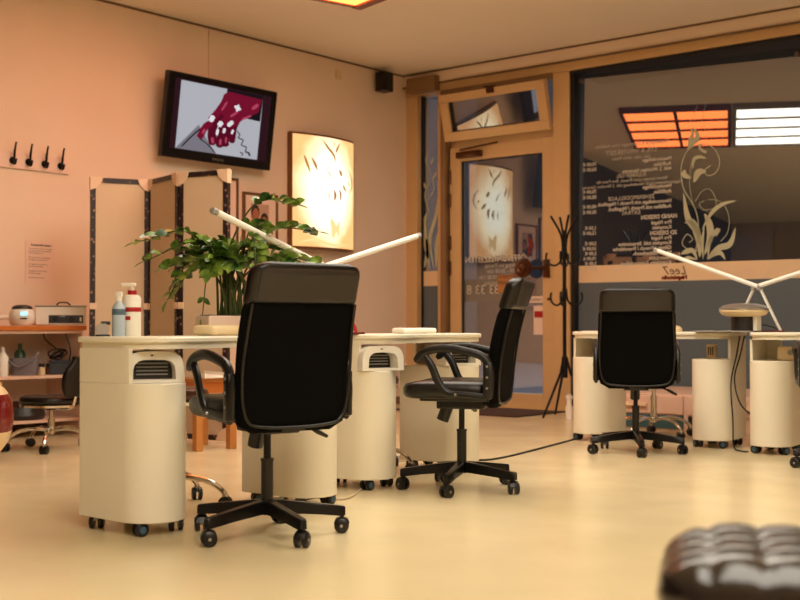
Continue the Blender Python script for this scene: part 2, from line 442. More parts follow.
# ------------------------------------------------------------------ window_2: tilted transom
TM = Matrix.Translation((0, 9.22, 2.60)) @ Matrix.Rotation(R(13), 4, 'X')
t = MB(); X0, X1, TH = .535, 1.76, .46
t.box(X0, X1, -.03, .03, 0, .09, M=TM); t.box(X0, X1, -.03, .03, TH - .08, TH, M=TM)
t.box(X0, X0 + .1, -.03, .03, .09, TH - .08, M=TM); t.box(X1 - .1, X1, -.03, .03, .09, TH - .08, M=TM)
w2 = struct(t.build('window_2', 'gold_frame', smooth=False, bev=.005))
MB().box(X0 + .1, X1 - .1, 0, .008, .09, TH - .08, M=TM).build('transom_glass', 'shop_glass', w2, smooth=False)
g = MB(); g.box(X0 + .1, X0 + .13, -.012, 0, .09, TH - .08, M=TM); g.box(X0 + .1, X1 - .1, -.012, 0, .085, .1, M=TM); g.build('gasket', 'gasket', w2, smooth=False)
MB().box(1.12, 1.2, -.05, -.03, TH - .05, TH + .0, M=TM, bev=.004).cyl((1.08, 9.1, 3.06), (1.22, 9.1, 3.05), .01, 8).build('window_latch', 'bronze', w2, smooth=False)

# ------------------------------------------------------------------ window_3: shop window, its pane a touch out of line with the frame
PTH, PPH = R(5.2), R(1.1)
def pane_pt(u, v, off=0):   # u along the pane from its left edge, v above z=1.33
    a = Vector((math.cos(PTH), math.sin(PTH), 0)); n = Vector((math.sin(PTH), -math.cos(PTH) * math.cos(PPH), math.sin(PPH))).normalized(); b = n.cross(a) * -1
    if b.z < 0: b = -b
    return Vector((1.95, 9.33, 1.33)) + a * u + b * v + n * off
def pane_box(u0, u1, v0, v1, off, th):
    mb = MB(); P = [pane_pt(u, v, o) for o in (off, off + th) for (u, v) in ((u0, v0), (u1, v0), (u1, v1), (u0, v1))]
    vs = [mb.b.verts.new(p) for p in P]
    for q in [(0, 1, 2, 3), (7, 6, 5, 4), (0, 4, 5, 1), (1, 5, 6, 2), (2, 6, 7, 3), (3, 7, 4, 0)]: mb.b.faces.new([vs[i] for i in q])
    return mb
w3 = struct(pane_box(0, 4.68, -1.3, 1.80, 0, .006).build('window_3', 'shop_glass', smooth=False))
MB().box(1.94, 1.985, 9.25, 9.34, .0, 3.13).box(1.94, 6.62, 9.24, 9.82, 3.085, 3.113).build('gasket', 'gasket', w3, smooth=False)
pane_box(0.03, 4.68, -.155, 0, .006, .003).build('cream_band', 'band_cream', w3, smooth=False)
pane_box(0.03, 4.68, -1.3, -.155, .006, .002).build('frosted_film', 'frosted_film', w3, smooth=False)
def wl(px, py): # point on the pane seen at a photo position
    n = Vector((math.sin(PTH), -math.cos(PTH) * math.cos(PPH), math.sin(PPH))).normalized(); p0 = pane_pt(0, 0, .0105)
    d = FW + RT * ((px - 400) / 1180) + UP * ((300 - py) / 1180)
    k = (p0 - CAM).dot(n) / d.dot(n); return CAM + d * k
wp = lambda p: wl(p.x, p.y)
# price list: mirrored because it is read from the street
m = MB()
def wtext(s, px, py, size, align='LEFT', bold=0, mb=None, shear=0):
    p = wl(px, py); mm = mb or m
    n0 = len(mm.b.verts); text_into(mm, s, size, p.x, p.z, p.y, align=align, bold=bold, shear=shear)
    mm.b.verts.ensure_lookup_table()
    for v in mm.b.verts[n0:]: v.co.y = p.y + (v.co.x - p.x) * math.tan(PTH)- (p.z - v.co.z) * 0 
right = [(158, 'Neumodellage', '70,00 €'), (163.3, 'Auffüllen', '50,00 €'), (168, 'inkl. 2 Wochen Garantie', ''), (185.5, 'Neumodellage', '70,00 €'), (191, 'Auffüllen', '50,00 €'),
         (200.5, 'Neumodellage mit French / Nagellack', '40,00 €'), (206, 'Auffüllen mit French / Nagellack', '35,00 €'),
         (222, 'Pro Nagel', '1,50 €'), (227, 'Komplett', '12,00 €'), (237.5, 'Pro Nagel', '3,00 €'), (242.5, 'Komplett inkl. Strasssteine', '10,00 €'), (247.5, 'Glitter / French / Frenchfarbe', '5,00 €'),
         (252.5, 'Nagel-Glitterbesch.', '10,00 €'), (257.5, 'Neon-Linie', '5,00 €'), (262.5, 'Komplette Fussmodellage', '8,00 €')]
for y, s, p in right:
    wtext(s, 671.5, y + 1.4, .046, bold=.0012)
    if p: wtext(p, 596.5, y + 7.5, .044, bold=.0012)
for y, s in [(216, 'HAND DESIGN'), (232.5, '3D DESIGN')]: wtext(s, 677, y + 1.4, .050, bold=.0015)
for y, s, sz in [(144, 'Naturnagel & Frenchnägel ohne Auffüllen', .042), (152, 'STIL & WINTERZEIT', .056), (157.5, 'inkl. oder ohne Motiv', .042), (175.5, 'FLEXXER GEL', .048), (180, 'Natur-System ohne French, Ihre Form für', .04),
                 (184.5, 'Nagelverlängerung & -verstärkung inkl. 2 Wochen Garantie', .04), (198, 'ZEHENMODELLAGE', .05), (213, 'EXTRAS', .05)]:
    wtext(s, 631, y + 1.5, sz, 'CENTER')
m.build('price_list_lettering', 'decal_text', w3, smooth=False)
m = MB(); wtext('Lee7', 687, 274, .105, mb=m, shear=.3); m.build('logo_script', 'ink', w3, smooth=False)
m = MB(); wtext('Nagelstudio', 687, 278.8, .048, bold=.003, mb=m); m.build('logo_lettering', 'dark_red', w3, smooth=False)
# floral scroll
m = MB()
C2 = lambda pts: [(a, b, 0) for a, b in pts]
def zc(pts, w): stroke(m, C2([(660 + a * 100 / 429, 120 + b * 140 / 600) for a, b in pts]), (lambda u: w(u) * .78), wp)
line = lambda w: (lambda u: w)
zc([(150, 580), (165, 470), (150, 380), (100, 290), (92, 200), (120, 130), (180, 102), (235, 125), (256, 180), (240, 225), (205, 238), (192, 215), (218, 195)], line(.55))
zc([(140, 360), (128, 280), (132, 200), (150, 160)], line(.35))
zc([(120, 130), (135, 100), (160, 75), (145, 30)], leafw(3.2)); zc([(118, 140), (126, 90), (138, 60), (135, 30)], leafw(1.6))
zc([(180, 100), (170, 120), (195, 138), (196, 128)], leafw(1.6))
zc([(140, 210), (145, 170), (170, 158), (200, 165)], leafw(2.2))
zc([(135, 250), (105, 235), (108, 212)], leafw(3.6)); zc([(145, 270), (165, 225), (200, 220)], leafw(4.2))
zc([(150, 350), (180, 305), (215, 298), (240, 340), (235, 375), (190, 385), (170, 360), (190, 345)], line(.4))
zc([(180, 470), (220, 400), (270, 360), (330, 345)], leafw(2.4)); zc([(205, 340), (260, 350), (295, 410), (290, 480), (260, 520)], line(.35))
zc([(175, 560), (160, 480), (120, 420), (100, 310)], leafw(4.2))
zc([(170, 590), (168, 520), (140, 440), (105, 440)], leafw(4.5)); zc([(190, 580), (215, 500), (210, 440), (190, 400)], leafw(4.5))
zc([(205, 590), (215, 510), (250, 470), (240, 500)], leafw(2.8)); zc([(200, 596), (250, 550), (300, 530), (325, 460)], leafw(4))
zc([(205, 598), (230, 575), (260, 570), (280, 598)], leafw(3)); zc([(160, 598), (140, 560), (110, 565), (90, 575)], leafw(3.2)); zc([(160, 598), (120, 590), (105, 598)], leafw(2))
zc([(170, 560), (130, 560), (95, 530), (115, 490), (140, 510), (125, 525)], line(.45))
zc([(185, 600), (182, 520), (190, 450)], leafw(1.5)); zc([(60, 60), (120, 20), (160, -60)], line(.12)); zc([(200, 60), (180, 0), (200, -80)], line(.12))
m.build('floral_decal', 'decal_cream', w3, smooth=False)
m = MB()
for px in (589, 600, 619, 718, 750, 771, 797): 
    p = wl(px, 269); m.box(p.x - .035, p.x + .035, p.y - .003, p.y - .001, p.z - .03, p.z - .0)
m.build('tape_mark', 'trunk_corner', w3, smooth=False)
for px, py in ((581.5, 81.5), (797, 54)):
    p = wl(px, py); MB().cyl((p.x, p.y - .02, p.z), (p.x, p.y, p.z), .018, 14).build('glass_fixing', 'trim_brown', w3)

# door mat
tag(MB().box(.55, 1.95, 8.35, 9.15, 0.001, .012).build('door_mat', 'mat_brown', smooth=False), 'dark brown entrance mat lying in front of the glass door', 'mat')

# display podium under the shop window
pod = thing('display_podium', 'low pinkish white podium along the shop window behind the right desks', 'podium', (0, 0, 0))
MB().box(2.75, 6.55, 8.12, 9.2, .0, .27, bev=.006).build('podium_body', 'podium_white', pod, smooth=False)
for x0, x1 in ((2.8, 3.62), (3.66, 4.5), (4.54, 5.4)):
    dr = MB().box(x0, x1, 8.105, 8.12, .12, .255, bev=.004).build('drawer', 'podium_white', pod, smooth=False)
    xc = (x0 + x1) / 2
    MB().box(xc - .12, xc + .12, 8.075, 8.105, .17, .2, bev=.008).build('handle', 'trunk_corner', dr)
MB().box(2.8, 3.62, 8.11, 8.12, .01, .11).build('recess', 'teal', pod, smooth=False)
MB().box(3.66, 3.95, 8.11, 8.12, .01, .11).build('recess', 'dark_inside', pod, smooth=False)

# ------------------------------------------------------------------ ceiling light field (turned in the ceiling)
LA = R(-14)
LM = Matrix.Translation((1.50, 6.84, 0)) @ Matrix.Rotation(LA, 4, 'Z')
def light_field(name, label, u0, ncol, pw, m_pan, frame_m, group=None):
    t = thing(name, label, 'ceiling light')
    fr = MB(); w = ncol * pw; PH = .56; nr = 4
    for k in range(ncol + 1): fr.box(u0 + k * pw - .02, u0 + k * pw + .02, -nr * PH - .02, .02, 3.275, 3.329, M=LM)
    for k in range(nr + 1): fr.box(u0 - .02, u0 + w + .02, -k * PH - .04, -k * PH + .04, 3.27, 3.329, M=LM)
    fr.build('light_grid', frame_m, t, smooth=False)
    for i in range(ncol):
        for j in range(nr):
            MB().box(u0 + i * pw + .021, u0 + (i + 1) * pw - .021, -(j + 1) * PH + .041, -j * PH - .041, 3.285, 3.32, M=LM).build('diffuser', m_pan, t, smooth=False)
light_field('ceiling_light', 'orange glowing panel grid on the ceiling near the left wall', 0, 2, .59, 'panel_orange', 'dark_red')
light_field('ceiling_light', 'white glowing panel grid on the ceiling beside the orange one', 1.24, 4, .95, 'panel_white', 'grey_plastic')

# ------------------------------------------------------------------ office chair
def rrect(cx, hw, th, z, y_c=0, n=5, r=None):   # rounded rectangle ring in the x(thickness)-y plane at height z
    r = min(th / 2, hw) * .98 if r is None else r
    pts = []
    for sx, sy, a0 in ((1, 1, 0), (-1, 1, 90), (-1, -1, 180), (1, -1, 270)):
        for k in range(n):
            a = R(a0 + 90 * k / (n - 1)); pts.append((cx + sx * (th / 2 - r) + r * math.cos(a), y_c + sy * (hw - r) + r * math.sin(a), z))
    return pts
def back_center(v):   # v from 0 bottom to 1 top
    z = .405 + .605 * v
    x = -.175 - .13 * v + .035 * math.sin(PI * v * .9)
    return x, z
def back_hw(v):
    e = 1
    if v < .1: e = math.sqrt(max(0, 1 - ((.1 - v) / .1) ** 2)) * .25 + .75
    if v > .93: e = math.sqrt(max(0, 1 - ((v - .93) / .07) ** 2)) * .22 + .78
    return (.232 - .015 * abs(v - .5)) * e
CA5 = [i * 72 for i in range(5)]
def make_chair(label, group):
    t = thing('office_chair', label, 'chair', group=group)
    # seat: rounded loft
    s = MB(); rings = []
    for (z, sc) in ((.445, .86), (.452, .95), (.475, 1), (.505, 1), (.522, .95), (.53, .8), (.531, .4)):
        ring = []
        for k in range(40):
            a = 2 * PI * k / 40; c, q = math.cos(a), math.sin(a); e = .42
            ring.append((.035 + .225 * sc * math.copysign(abs(c) ** e, c), .24 * sc * math.copysign(abs(q) ** e, q), z + (-.012 * max(0, c) ** 3 if z > .46 else 0)))
        rings.append(ring)
    s.loft(rings).build('seat', 'leather_black', t, ang=60)
    MB().box(-.16, .17, -.17, .17, .432, .448, bev=.006).build('seat_pan', 'plastic_black', t, smooth=False)
    # backrest lower part and headrest
    def part(v0, v1, th, name, m, n=16):
        b = MB(); rr = []
        for i in range(n + 1):
            v = v0 + (v1 - v0) * i / n; x, z = back_center(v); e = 1
            if i == 0 or i == n: e = .7
            rr.append(rrect(x, back_hw(v) * (1 if 0 < i < n else .985), th * e, z))
        return b.loft(rr).build(name, m, t, ang=60)
    part(0, .765, .062, 'backrest', 'mesh_black')
    part(.76, 1.0, .08, 'headrest', 'leather_black', 12)
    b = MB(); N = 8; rows = []
    for i in range(N + 1):
        v = .785 + (.965 - .785) * i / N; x, z = back_center(v); hw = back_hw(v) - .028 - (.012 if i == N else 0)
        rows.append([(x - .042, -hw, z), (x - .046, -hw + .012, z), (x - .046, hw - .012, z), (x - .042, hw, z), (x - .03, hw, z), (x - .03, -hw, z)])
    b.loft(rows).build('headrest_panel', 'panel_brown', t, ang=30)
    b = MB()
    pts = [(-.30, y, z) for y, z in ((-.212, .865), (-.216, .75), (-.222, .6), (-.2, .46), (-.12, .425), (.12, .425), (.2, .46), (.222, .6), (.216, .75), (.212, .865))]
    pts = [(back_center((z - .405) / .605)[0] - .034, y, z) for _, y, z in pts]
    b.tube(spline(pts, 5), .006, 8).build('back_frame', 'plastic_black', t)
    for sy in (-1, 1):
        a = MB(); y = sy * .243
        top = spline([(-.175, y, .46), (-.18, y, .57), (-.15, y, .64), (-.07, y, .668), (.03, y, .682), (.12, y, .667), (.175, y, .622)], 6)
        a.tube(top, [(.02, .017)] * (len(top) - 3) + [(.019, .015), (.016, .012), (.01, .008)], 10, flat=(0, 1, 0))
        bot = spline([(.135, y, .655), (.095, y, .6), (.065, y, .53), (.02, y, .475), (-.07, y, .465), (-.175, y, .455)], 6)
        a.tube(bot, [(.019, .013)] * len(bot), 10, flat=(0, 1, 0))
        a.box(-.19, -.148, y - .017, y + .017, .45, .62, bev=.007)
        a.box(-.14, .03, min(y, y - sy * .05), max(y, y - sy * .05), .452, .475, bev=.004)
        ar = a.build('armrest', 'plastic_black', t)
        for xx, zz in ((-.168, .5), (-.168, .55), (-.168, .6), (-.02, .47)): MB().cyl((xx, y + sy * .013, zz), (xx, y + sy * .02, zz), .006, 8).build('screw', 'steel', ar)
    m_ = MB(); m_.box(-.12, .11, -.075, .075, .39, .436, bev=.008); m_.box(-.2, -.1, -.05, .05, .405, .43, bev=.005)
    m_.build('tilt_mechanism', 'plastic_black', t, smooth=False)
    MB().cyl((.07, 0, .395), (.095, 0, .33), .03, 18).build('tension_knob', 'plastic_black', t)
    l = MB(); l.tube([(0, -.05, .41), (0, -.15, .408), (-.01, -.19, .39)], .005, 8)
    l.tube([(-.01, -.19, .392), (-.014, -.215, .378), (-.02, -.25, .36)], [(.012, .007), (.018, .01), (.012, .007)], 8)
    l.build('height_lever', 'plastic_black', t)
    MB().cyl((0, 0, .27), (0, 0, .40), .014, 16).build('gas_spring', 'metal_black', t)
    MB().cyl((0, 0, .08), (0, 0, .285), .023, 20).cyl((0, 0, .28), (0, 0, .290), .025, 20).build('column_cover', 'plastic_black', t)
    for k in range(5):
        M_ = Matrix.Rotation(R(72 * k), 4, 'Z')
        lg = MB(); secs = []
        for x, hw, z0, z1 in ((.0, .022, .086, .135), (.05, .022, .085, .133), (.2, .019, .074, .114), (.29, .017, .064, .102), (.297, .013, .068, .098)):
            secs.append([(x, -hw, z0), (x, hw, z0), (x, hw * .9, z1 - .004), (x, hw * .7, z1), (x, -hw * .7, z1), (x, -hw * .9, z1 - .004)])
        lg.loft(secs, M=M_); lo = lg.build('leg', 'metal_black', t, ang=30)
        lo['part_index'] = k
        cs = MB(); cx = .285; sw = R(random.uniform(-60, 60)); CM = M_ @ Matrix.Translation((cx, 0, 0)) @ Matrix.Rotation(sw, 4, 'Z')
        cs.cyl((0, 0, .05), (0, 0, .085), .007, 8, M=CM)
        cs.tube([(-.026, 0, .034), (-.02, 0, .052), (0, 0, .06), (.02, 0, .052), (.027, 0, .036)], [(.02, .004)] * 5, 8, M=CM, flat=(0, 0, 1) if 0 else None)
        c_ = cs.build('caster', 'plastic_black', t)
        for sy in (-1, 1):
            MB().tube([(0, sy * .008, .028), (0, sy * .022, .028), (0, sy * .026, .028)], [.028, .028, .022], 18, M=CM).build('wheel', 'plastic_black', c_)
        MB().cyl((0, -.0265, .028), (0, .0265, .028), .006, 8, M=CM).build('axle', 'steel', c_)
    return t
def rot_base(t, ang):   # turn the five-star base under its seat
    for c in t.children:
        if c.name.split('.')[0] in ('leg', 'caster'): c.rotation_euler = (0, 0, ang)
ch = make_chair('black high-back office chair nearest the camera, seen from behind at the front left desk', 'black office chairs')
spots = [((4.43, 3.085), 165, -90, None),
         ((4.24, 4.55), 206, -67, 'black office chair seen side-on at the second left desk, in front of the door'),
         ((4.08, 6.55), 121, -54, 'black office chair at the right desk under the price list, back to camera'),
         ((5.33, 6.64), 118, -60, 'black office chair cut off by the right edge of the photo')]
for i, (p, f_, b_, lab) in enumerate(spots):
    o = ch if i == 0 else copy_tree(ch)
    if lab: o['label'] = lab
    o.location = (p[0], p[1], 0); o.rotation_euler = (0, 0, R(f_)); rot_base(o, R(b_ - f_))
    if i:  # copied parts parented already
        pass

# ------------------------------------------------------------------ manicure desk
PW, PD = .26, .41
def plan(w=PW, d=PD, n=18):
    pts = [(-w / 2, d / 2), (w / 2, d / 2)]
    for i in range(n + 1):
        a = PI * i / n; pts.append((w / 2 * math.cos(a), -(d / 2 - w / 2) - w / 2 * math.sin(a)))
    return pts
def shell_path(side):   # outer wall of the open niche: back corner, along the side, round part of the front
    w, d = PW - .002, PD - .002; pts = [(side * .02, d / 2), (side * w / 2, d / 2)]
    for i in range(3):
        a = R(6 * i); pts.append((side * w / 2 * math.cos(a), -(d / 2 - w / 2) - w / 2 * math.sin(a)))
    return pts
def make_desk(label, group, sp_=.85):
    t = thing('manicure_desk', label, 'desk', group=group)
    L = sp_ / 2 + PW / 2 + .006
    # top with rounded front lobes and a shallow curve over the knee space
    poly = [(-L, PD / 2 + .006), (L, PD / 2 + .006)]
    fr = -(PD / 2) - .02
    for i in range(33):
        u = 1 - 2 * i / 32; x = L * u
        y = fr + .07 * math.cos(PI * u / 1.15) ** 2 * (abs(u) < .575)
        e = max(0, (abs(x) - (L - .15)) / .15); y += .15 * (1 - math.sqrt(max(0, 1 - e * e)))
        poly.append((x, y))
    MB().prism(poly, .722, .745).build('desktop', 'desk_white', t, smooth=True, bev=.006)
    p2 = [(x * .975, y * .95) for x, y in poly]
    MB().prism(p2, .70, .722).build('desktop_rim', 'desk_white', t, smooth=True)
    for sd in (-1, 1):
        cx = sd * sp_ / 2
        Mx = Matrix.Translation((cx, 0, 0))
        pd = MB().prism(plan(), .05, .57, M=Mx).build('pedestal', 'desk_white', t, bev=.004)
        sh = MB(); P = shell_path(sd)
        for k in range(len(P) - 1):
            a, b = Vector((*P[k], 0)), Vector((*P[k + 1], 0)); 
        outer = P; inner = [((abs(x) - .016) * (1 if x > 0 else -1) if abs(x) > .03 else x, y * (1 if y < .15 else 1) - (.016 if y > .15 else 0)) for x, y in P]
        poly2 = [(x + cx, y) for x, y in outer] + [(x + cx, y) for x, y in inner[::-1]]
        sh.prism(poly2, .57, .70)
        sh.build('niche_wall', 'desk_white', pd, smooth=True)
        for (x, y) in ((-.085, -.12), (.085, -.12), (-.085, .15), (.085, .15)):
            M2 = Matrix.Translation((cx + x, y, 0)) @ Matrix.Rotation(R(random.uniform(-70, 70)), 4, 'Z')
            c_ = MB().cyl((0, 0, .03), (0, 0, .052), .007, 8, M=M2).box(-.012, .012, -.012, .012, .03, .05, M=M2).build('caster', 'steel', pd)
            for sy in (-1, 1):
                MB().tube([(0, sy * .009, .026), (0, sy * .024, .026), (0, sy * .027, .026)], [.026, .026, .02], 16, M=M2).build('wheel', 'plastic_black', c_)
                MB().cyl((0, sy * .0265, .026), (0, sy * .029, .026), .014, 12, M=M2).build('hub_cap', 'caster_blue', c_)
    return t
DESKS = [((3.955, 3.281), 90, 'front left white manicure desk with the potted plant standing on it'),
         ((3.72, 4.728), 97.8, 'second left white manicure desk, white hand cushion on top, near the door'),
         ((3.87, 7.2), 6, 'white manicure desk by the window, left of the black cables'),
         ((5.163, 7.16), 5, 'white manicure desk at the far right edge, right of the black cables')]
dk = make_desk(DESKS[0][2], 'white manicure desks')
for i, (p, a, lab) in enumerate(DESKS):
    o = dk if i == 0 else copy_tree(dk)
    o['label'] = lab; o.location = (p[0], p[1], 0); o.rotation_euler = (0, 0, R(a))
def on_desk(i, x, y, z=.745):
    p, a, _ = DESKS[i]; a = R(a); return Vector((p[0] + x * math.cos(a) - y * math.sin(a), p[1] + x * math.sin(a) + y * math.cos(a), z))

# nail lamps in the niches
def make_nail(label, group):
    t = thing('nail_lamp', label, 'nail lamp', group=group)
    w, d, h = .118, .1, .122; sec = []
    def arch(w, h, z0=0, n=12, e=.5):
        out = []
        for k in range(n + 1):
            a = PI * k / n; c, s = math.cos(a), math.sin(a)
            out.append((w * math.copysign(abs(c) ** e, c), z0 + h * abs(s) ** e))
        return out
    outer = arch(w, h); inn = arch(w * .68, h * .62, .012)
    b = MB(); rings = []
    for y, sc in ((d, .8), (d * .9, .97), (d * .4, 1), (-d * .8, 1), (-d, .96)):
        rings.append([(x * sc, y, z * (sc * .5 + .5)) for x, z in outer])
    rings.append([(x, -d, z) for x, z in inn]); rings.append([(x * .98, -d * .2, z) for x, z in inn])
    b.loft(rings, caps=True); b.build('housing', 'white_plastic', t, ang=50)
    MB().prism([(x * .97, z) for x, z in inn], 0, .004, M=Matrix.Translation((0, -d * .22, 0)) @ Matrix.Rotation(PI / 2, 4, 'X')).build('lamp_opening', 'dark_inside', t, smooth=False)
    b = MB()
    for k in range(4): b.cyl((-.06, -d * .35, .03 + k * .014), (.06, -d * .35, .03 + k * .014), .003, 6)
    b.build('tubes', 'grey_plastic', t)
    MB().cyl((-.01, -d * .93, h * .86), (-.01, -d * 1.0, h * .83), .006, 10).build('switch', 'plastic_black', t)
    return t
nl = make_nail('white nail lamp in the open niche of the nearest pedestal, front left', 'white nail lamps')
for i, (dsk, sd, dx, dy, rz, lab) in enumerate([(0, -1, .02, -.045, -30, None), (1, -1, .0, -.10, -28, 'white nail lamp jutting from the niche right of the nearest chair back'),
                                       (1, 1, -.01, -.07, -28, 'white nail lamp in the niche closest to the door, behind a chair'),]):
    o = nl if i == 0 else copy_tree(nl)
    if lab: o['label'] = lab
    o.location = on_desk(dsk, sd * .425 + dx, dy, .571); o.rotation_euler = (0, 0, R(DESKS[dsk][1] + rz))
# vented adapter and beige device in the right niches
t = thing('power_adapter', 'small cream vented adapter in the niche under the window desk', 'adapter', on_desk(2, .36, .1, .571), R(6))
MB().box(-.03, .03, -.025, .025, 0, .09, bev=.006).build('adapter_body', 'cream', t)
v_ = MB()
for k in (-.015, 0, .015): v_.box(k - .003, k + .003, -.028, -.0255, .02, .075)
v_.build('vent', 'dark_inside', t, smooth=False)
t = thing('nail_drill_box', 'beige control box in the niche of the far right desk', 'device', on_desk(3, -.36, .02, .571), R(20))
MB().box(-.055, .055, -.05, .05, 0, .085, bev=.012).build('box_body', 'cream', t)
MB().cyl((.02, -.05, .05), (.02, -.062, .05), .016, 14).build('knob', 'grey_plastic', t)

# ------------------------------------------------------------------ rolling stools (chrome)
def make_stool(label, seat_m, h, back=False, group=None, rs=.19):
    t = thing('rolling_stool', label, 'stool', group=group)
    MB().lathe([(0, h - .055), (rs * .85, h - .055), (rs * .98, h - .045), (rs, h - .025), (rs * .96, h - .008), (rs * .8, h), (0, h + .002)], 32).build('seat', seat_m, t, ang=60)
    MB().lathe([(0, h - .07), (rs * .97, h - .07), (rs * .98, h - .056), (0, h - .055)], 32).build('seat_ring', 'chrome', t)
    MB().cyl((0, 0, .1), (0, 0, h - .07), .016, 16).cyl((0, 0, .1), (0, 0, (h - .07) * .6 + .03), .024, 16).build('column', 'chrome', t)
    MB().cyl((0, 0, h - .09), (0, 0, h - .068), .045, 16).tube([(0, -.03, h - .08), (0, -.12, h - .085), (0, -.16, h - .09)], [(.008, .004)] * 3, 8).build('lever', 'plastic_black', t)
    for k in range(5):
        M_ = Matrix.Rotation(R(72 * k + 20), 4, 'Z')
        MB().tube(spline([(.0, 0, .12), (.1, 0, .135), (.2, 0, .12), (.26, 0, .085), (.28, 0, .06)], 4), .012, 10, M=M_).build('leg', 'chrome', t)
        CM = M_ @ Matrix.Translation((.28, 0, 0)) @ Matrix.Rotation(R(40 * k), 4, 'Z')
        c_ = MB().cyl((0, 0, .035), (0, 0, .065), .014, 10, M=CM).build('caster', 'chrome', t)
        for sy in (-1, 1): MB().tube([(0, sy * .006, .028), (0, sy * .02, .028), (0, sy * .024, .028)], [.028, .028, .022], 16, M=CM).build('wheel', 'plastic_black', c_)
    if back:
        MB().tube(spline([(0, 0, h - .075), (rs * .8, 0, h - .075), (rs * 1.05, 0, h + .0), (rs * 1.12, 0, h + .1)], 5), .012, 8).build('back_bar', 'chrome', t)
        b = MB(); rr = []
        for i in range(11):
            v = i / 10; z = h + .0 + .25 * v; hw = .12 * (.55 + .45 * math.sin(PI * min(1, v * 1.15 + .05)) ** .5); 
            ring = rrect(rs * 1.05 + .02 + .03 * v, hw, .045, z)
            rr.append([(x - .25 * (yy / .16) ** 2 * .16, yy, z_) for x, yy, z_ in ring])
        b.loft(rr).build('backrest', 'leather_black', t, ang=60)
    return t
s = make_stool('low black round stool with chrome base and backrest by the wall shelf', 'leather_black', .345, True, rs=.20); s.location = (1.16, 4.32, 0); s.rotation_euler = (0, 0, R(10))
s = make_stool('brown-seated rolling stool under the front left desk, chrome base', 'brown_leather', .52, rs=.2); s.location = (3.60, 3.25, 0); s.rotation_euler = (0, 0, R(15))
s = make_stool('brown-seated rolling stool under the second left desk, chrome base', 'brown_leather', .52, rs=.2); s.location = (3.40, 4.77, 0)
s = make_stool('rolling stool with chrome base at the window desk, half hidden by a chair', 'leather_black', .5, rs=.17); s.location = (3.66, 7.58, 0); s.rotation_euler = (0, 0, R(30))

# ------------------------------------------------------------------ wooden stool
t = thing('wooden_stool', 'small wooden stool with square legs in front of the folding screen', 'stool', (1.80, 5.0, 0), R(-8))
MB().box(-.19, .19, -.15, .15, .43, .455, bev=.004).build('seat', 'wood_stool', t, smooth=False)
MB().box(-.17, .17, -.13, .13, .36, .43).build('apron', 'wood_orange', t, smooth=False)
for sx in (-1, 1):
    for sy in (-1, 1): MB().box(sx * .165 - .025, sx * .165 + .025, sy * .125 - .025, sy * .125 + .025, 0, .43, bev=.003).build('leg', 'wood_stool', t, smooth=False)
t = thing('white_tray', 'flat white tray lying on the small wooden stool', 'tray', (1.83, 5.0, .456), R(-8))
MB().box(-.17, .2, -.12, .12, 0, .012, bev=.004).box(-.17, .2, -.12, -.11, .01, .03).box(-.17, .2, .11, .12, .01, .03).build('tray_base', 'white_plastic', t, smooth=False)
o = MB().lathe([(0, 0), (.03, 0), (.03, .14), (.014, .17), (.014, .2), (0, .2)], 16).build('bottle', 'white_plastic'); o.location = (2.12, 5.12, 0)
tag(o, 'white bottle on the floor right of the small wooden stool', 'bottle')

# ------------------------------------------------------------------ folding screen
SP = [(.66, 4.95), (.85, 5.33), (1.33, 5.21), (1.735, 5.30)]
t = thing('folding_screen', 'beige folding screen with dark studded leather edges along the left wall', 'screen', (.66, 4.95, 0))
o0 = Vector((.66, 4.95, 0)); zt = 1.83; zb = .02
for k in range(3):
    a, b = Vector((*SP[k], 0)) - o0, Vector((*SP[k + 1], 0)) - o0; L = (b - a).length - .012; d = (b - a).normalized()
    M_ = Matrix.Translation(a + d * .006) @ Matrix.Rotation(math.atan2(d.y, d.x), 4, 'Z')
    ztk = zt + (.0, .0, .0)[k]
    pn = MB().box(.02, L - .02, -.012, .012, zb + .02, ztk - .02, M=M_).build('panel', 'screen_cloth', t, smooth=False)
    fr = MB()
    for q in ((0, .035, zb, ztk), (L - .035, L, zb, ztk)): fr.box(q[0], q[1], -.018, .018, q[2], q[3], M=M_)
    fr.box(.035, L - .035, -.018, .018, ztk - .035, ztk, M=M_); fr.box(.035, L - .035, -.018, .018, zb, zb + .035, M=M_)
    fr.build('edging', 'trunk_leather', pn, smooth=False)
    for x, z, sx, sz in ((0, ztk, 1, -1), (L, ztk, -1, -1), (0, zb, 1, 1), (L, zb, -1, 1)):
        cn = MB(); cc = [(x - sx * .004, z - sz * .004), (x + sx * .085, z - sz * .004), (x + sx * .07, z + sz * .04), (x + sx * .035, z + sz * .075), (x - sx * .004, z + sz * .09)]
        for sgn in (1,):
            va = [cn.b.verts.new(M_ @ Vector((p[0], -.024, p[1]))) for p in cc]; vb = [cn.b.verts.new(M_ @ Vector((p[0], .024, p[1]))) for p in cc]
            cn.b.faces.new(va); cn.b.faces.new(vb[::-1])
            for i in range(5): cn.b.faces.new((va[i], vb[i], vb[(i + 1) % 5], va[(i + 1) % 5]))
        cn.build('corner_cap', 'trunk_corner', pn, smooth=False)
    for x in (.02, L - .02): MB().box(x - .026, x + .026, -.026, -.018, .9, .945, M=M_, bev=.004).build('hinge', 'trunk_corner', pn, smooth=False)

# ------------------------------------------------------------------ television
tvt = thing('television', 'black wall-mounted flat television showing a manicured hand', 'television', (0, 6.595, 2.49))
TW, THt = 1.2, .69
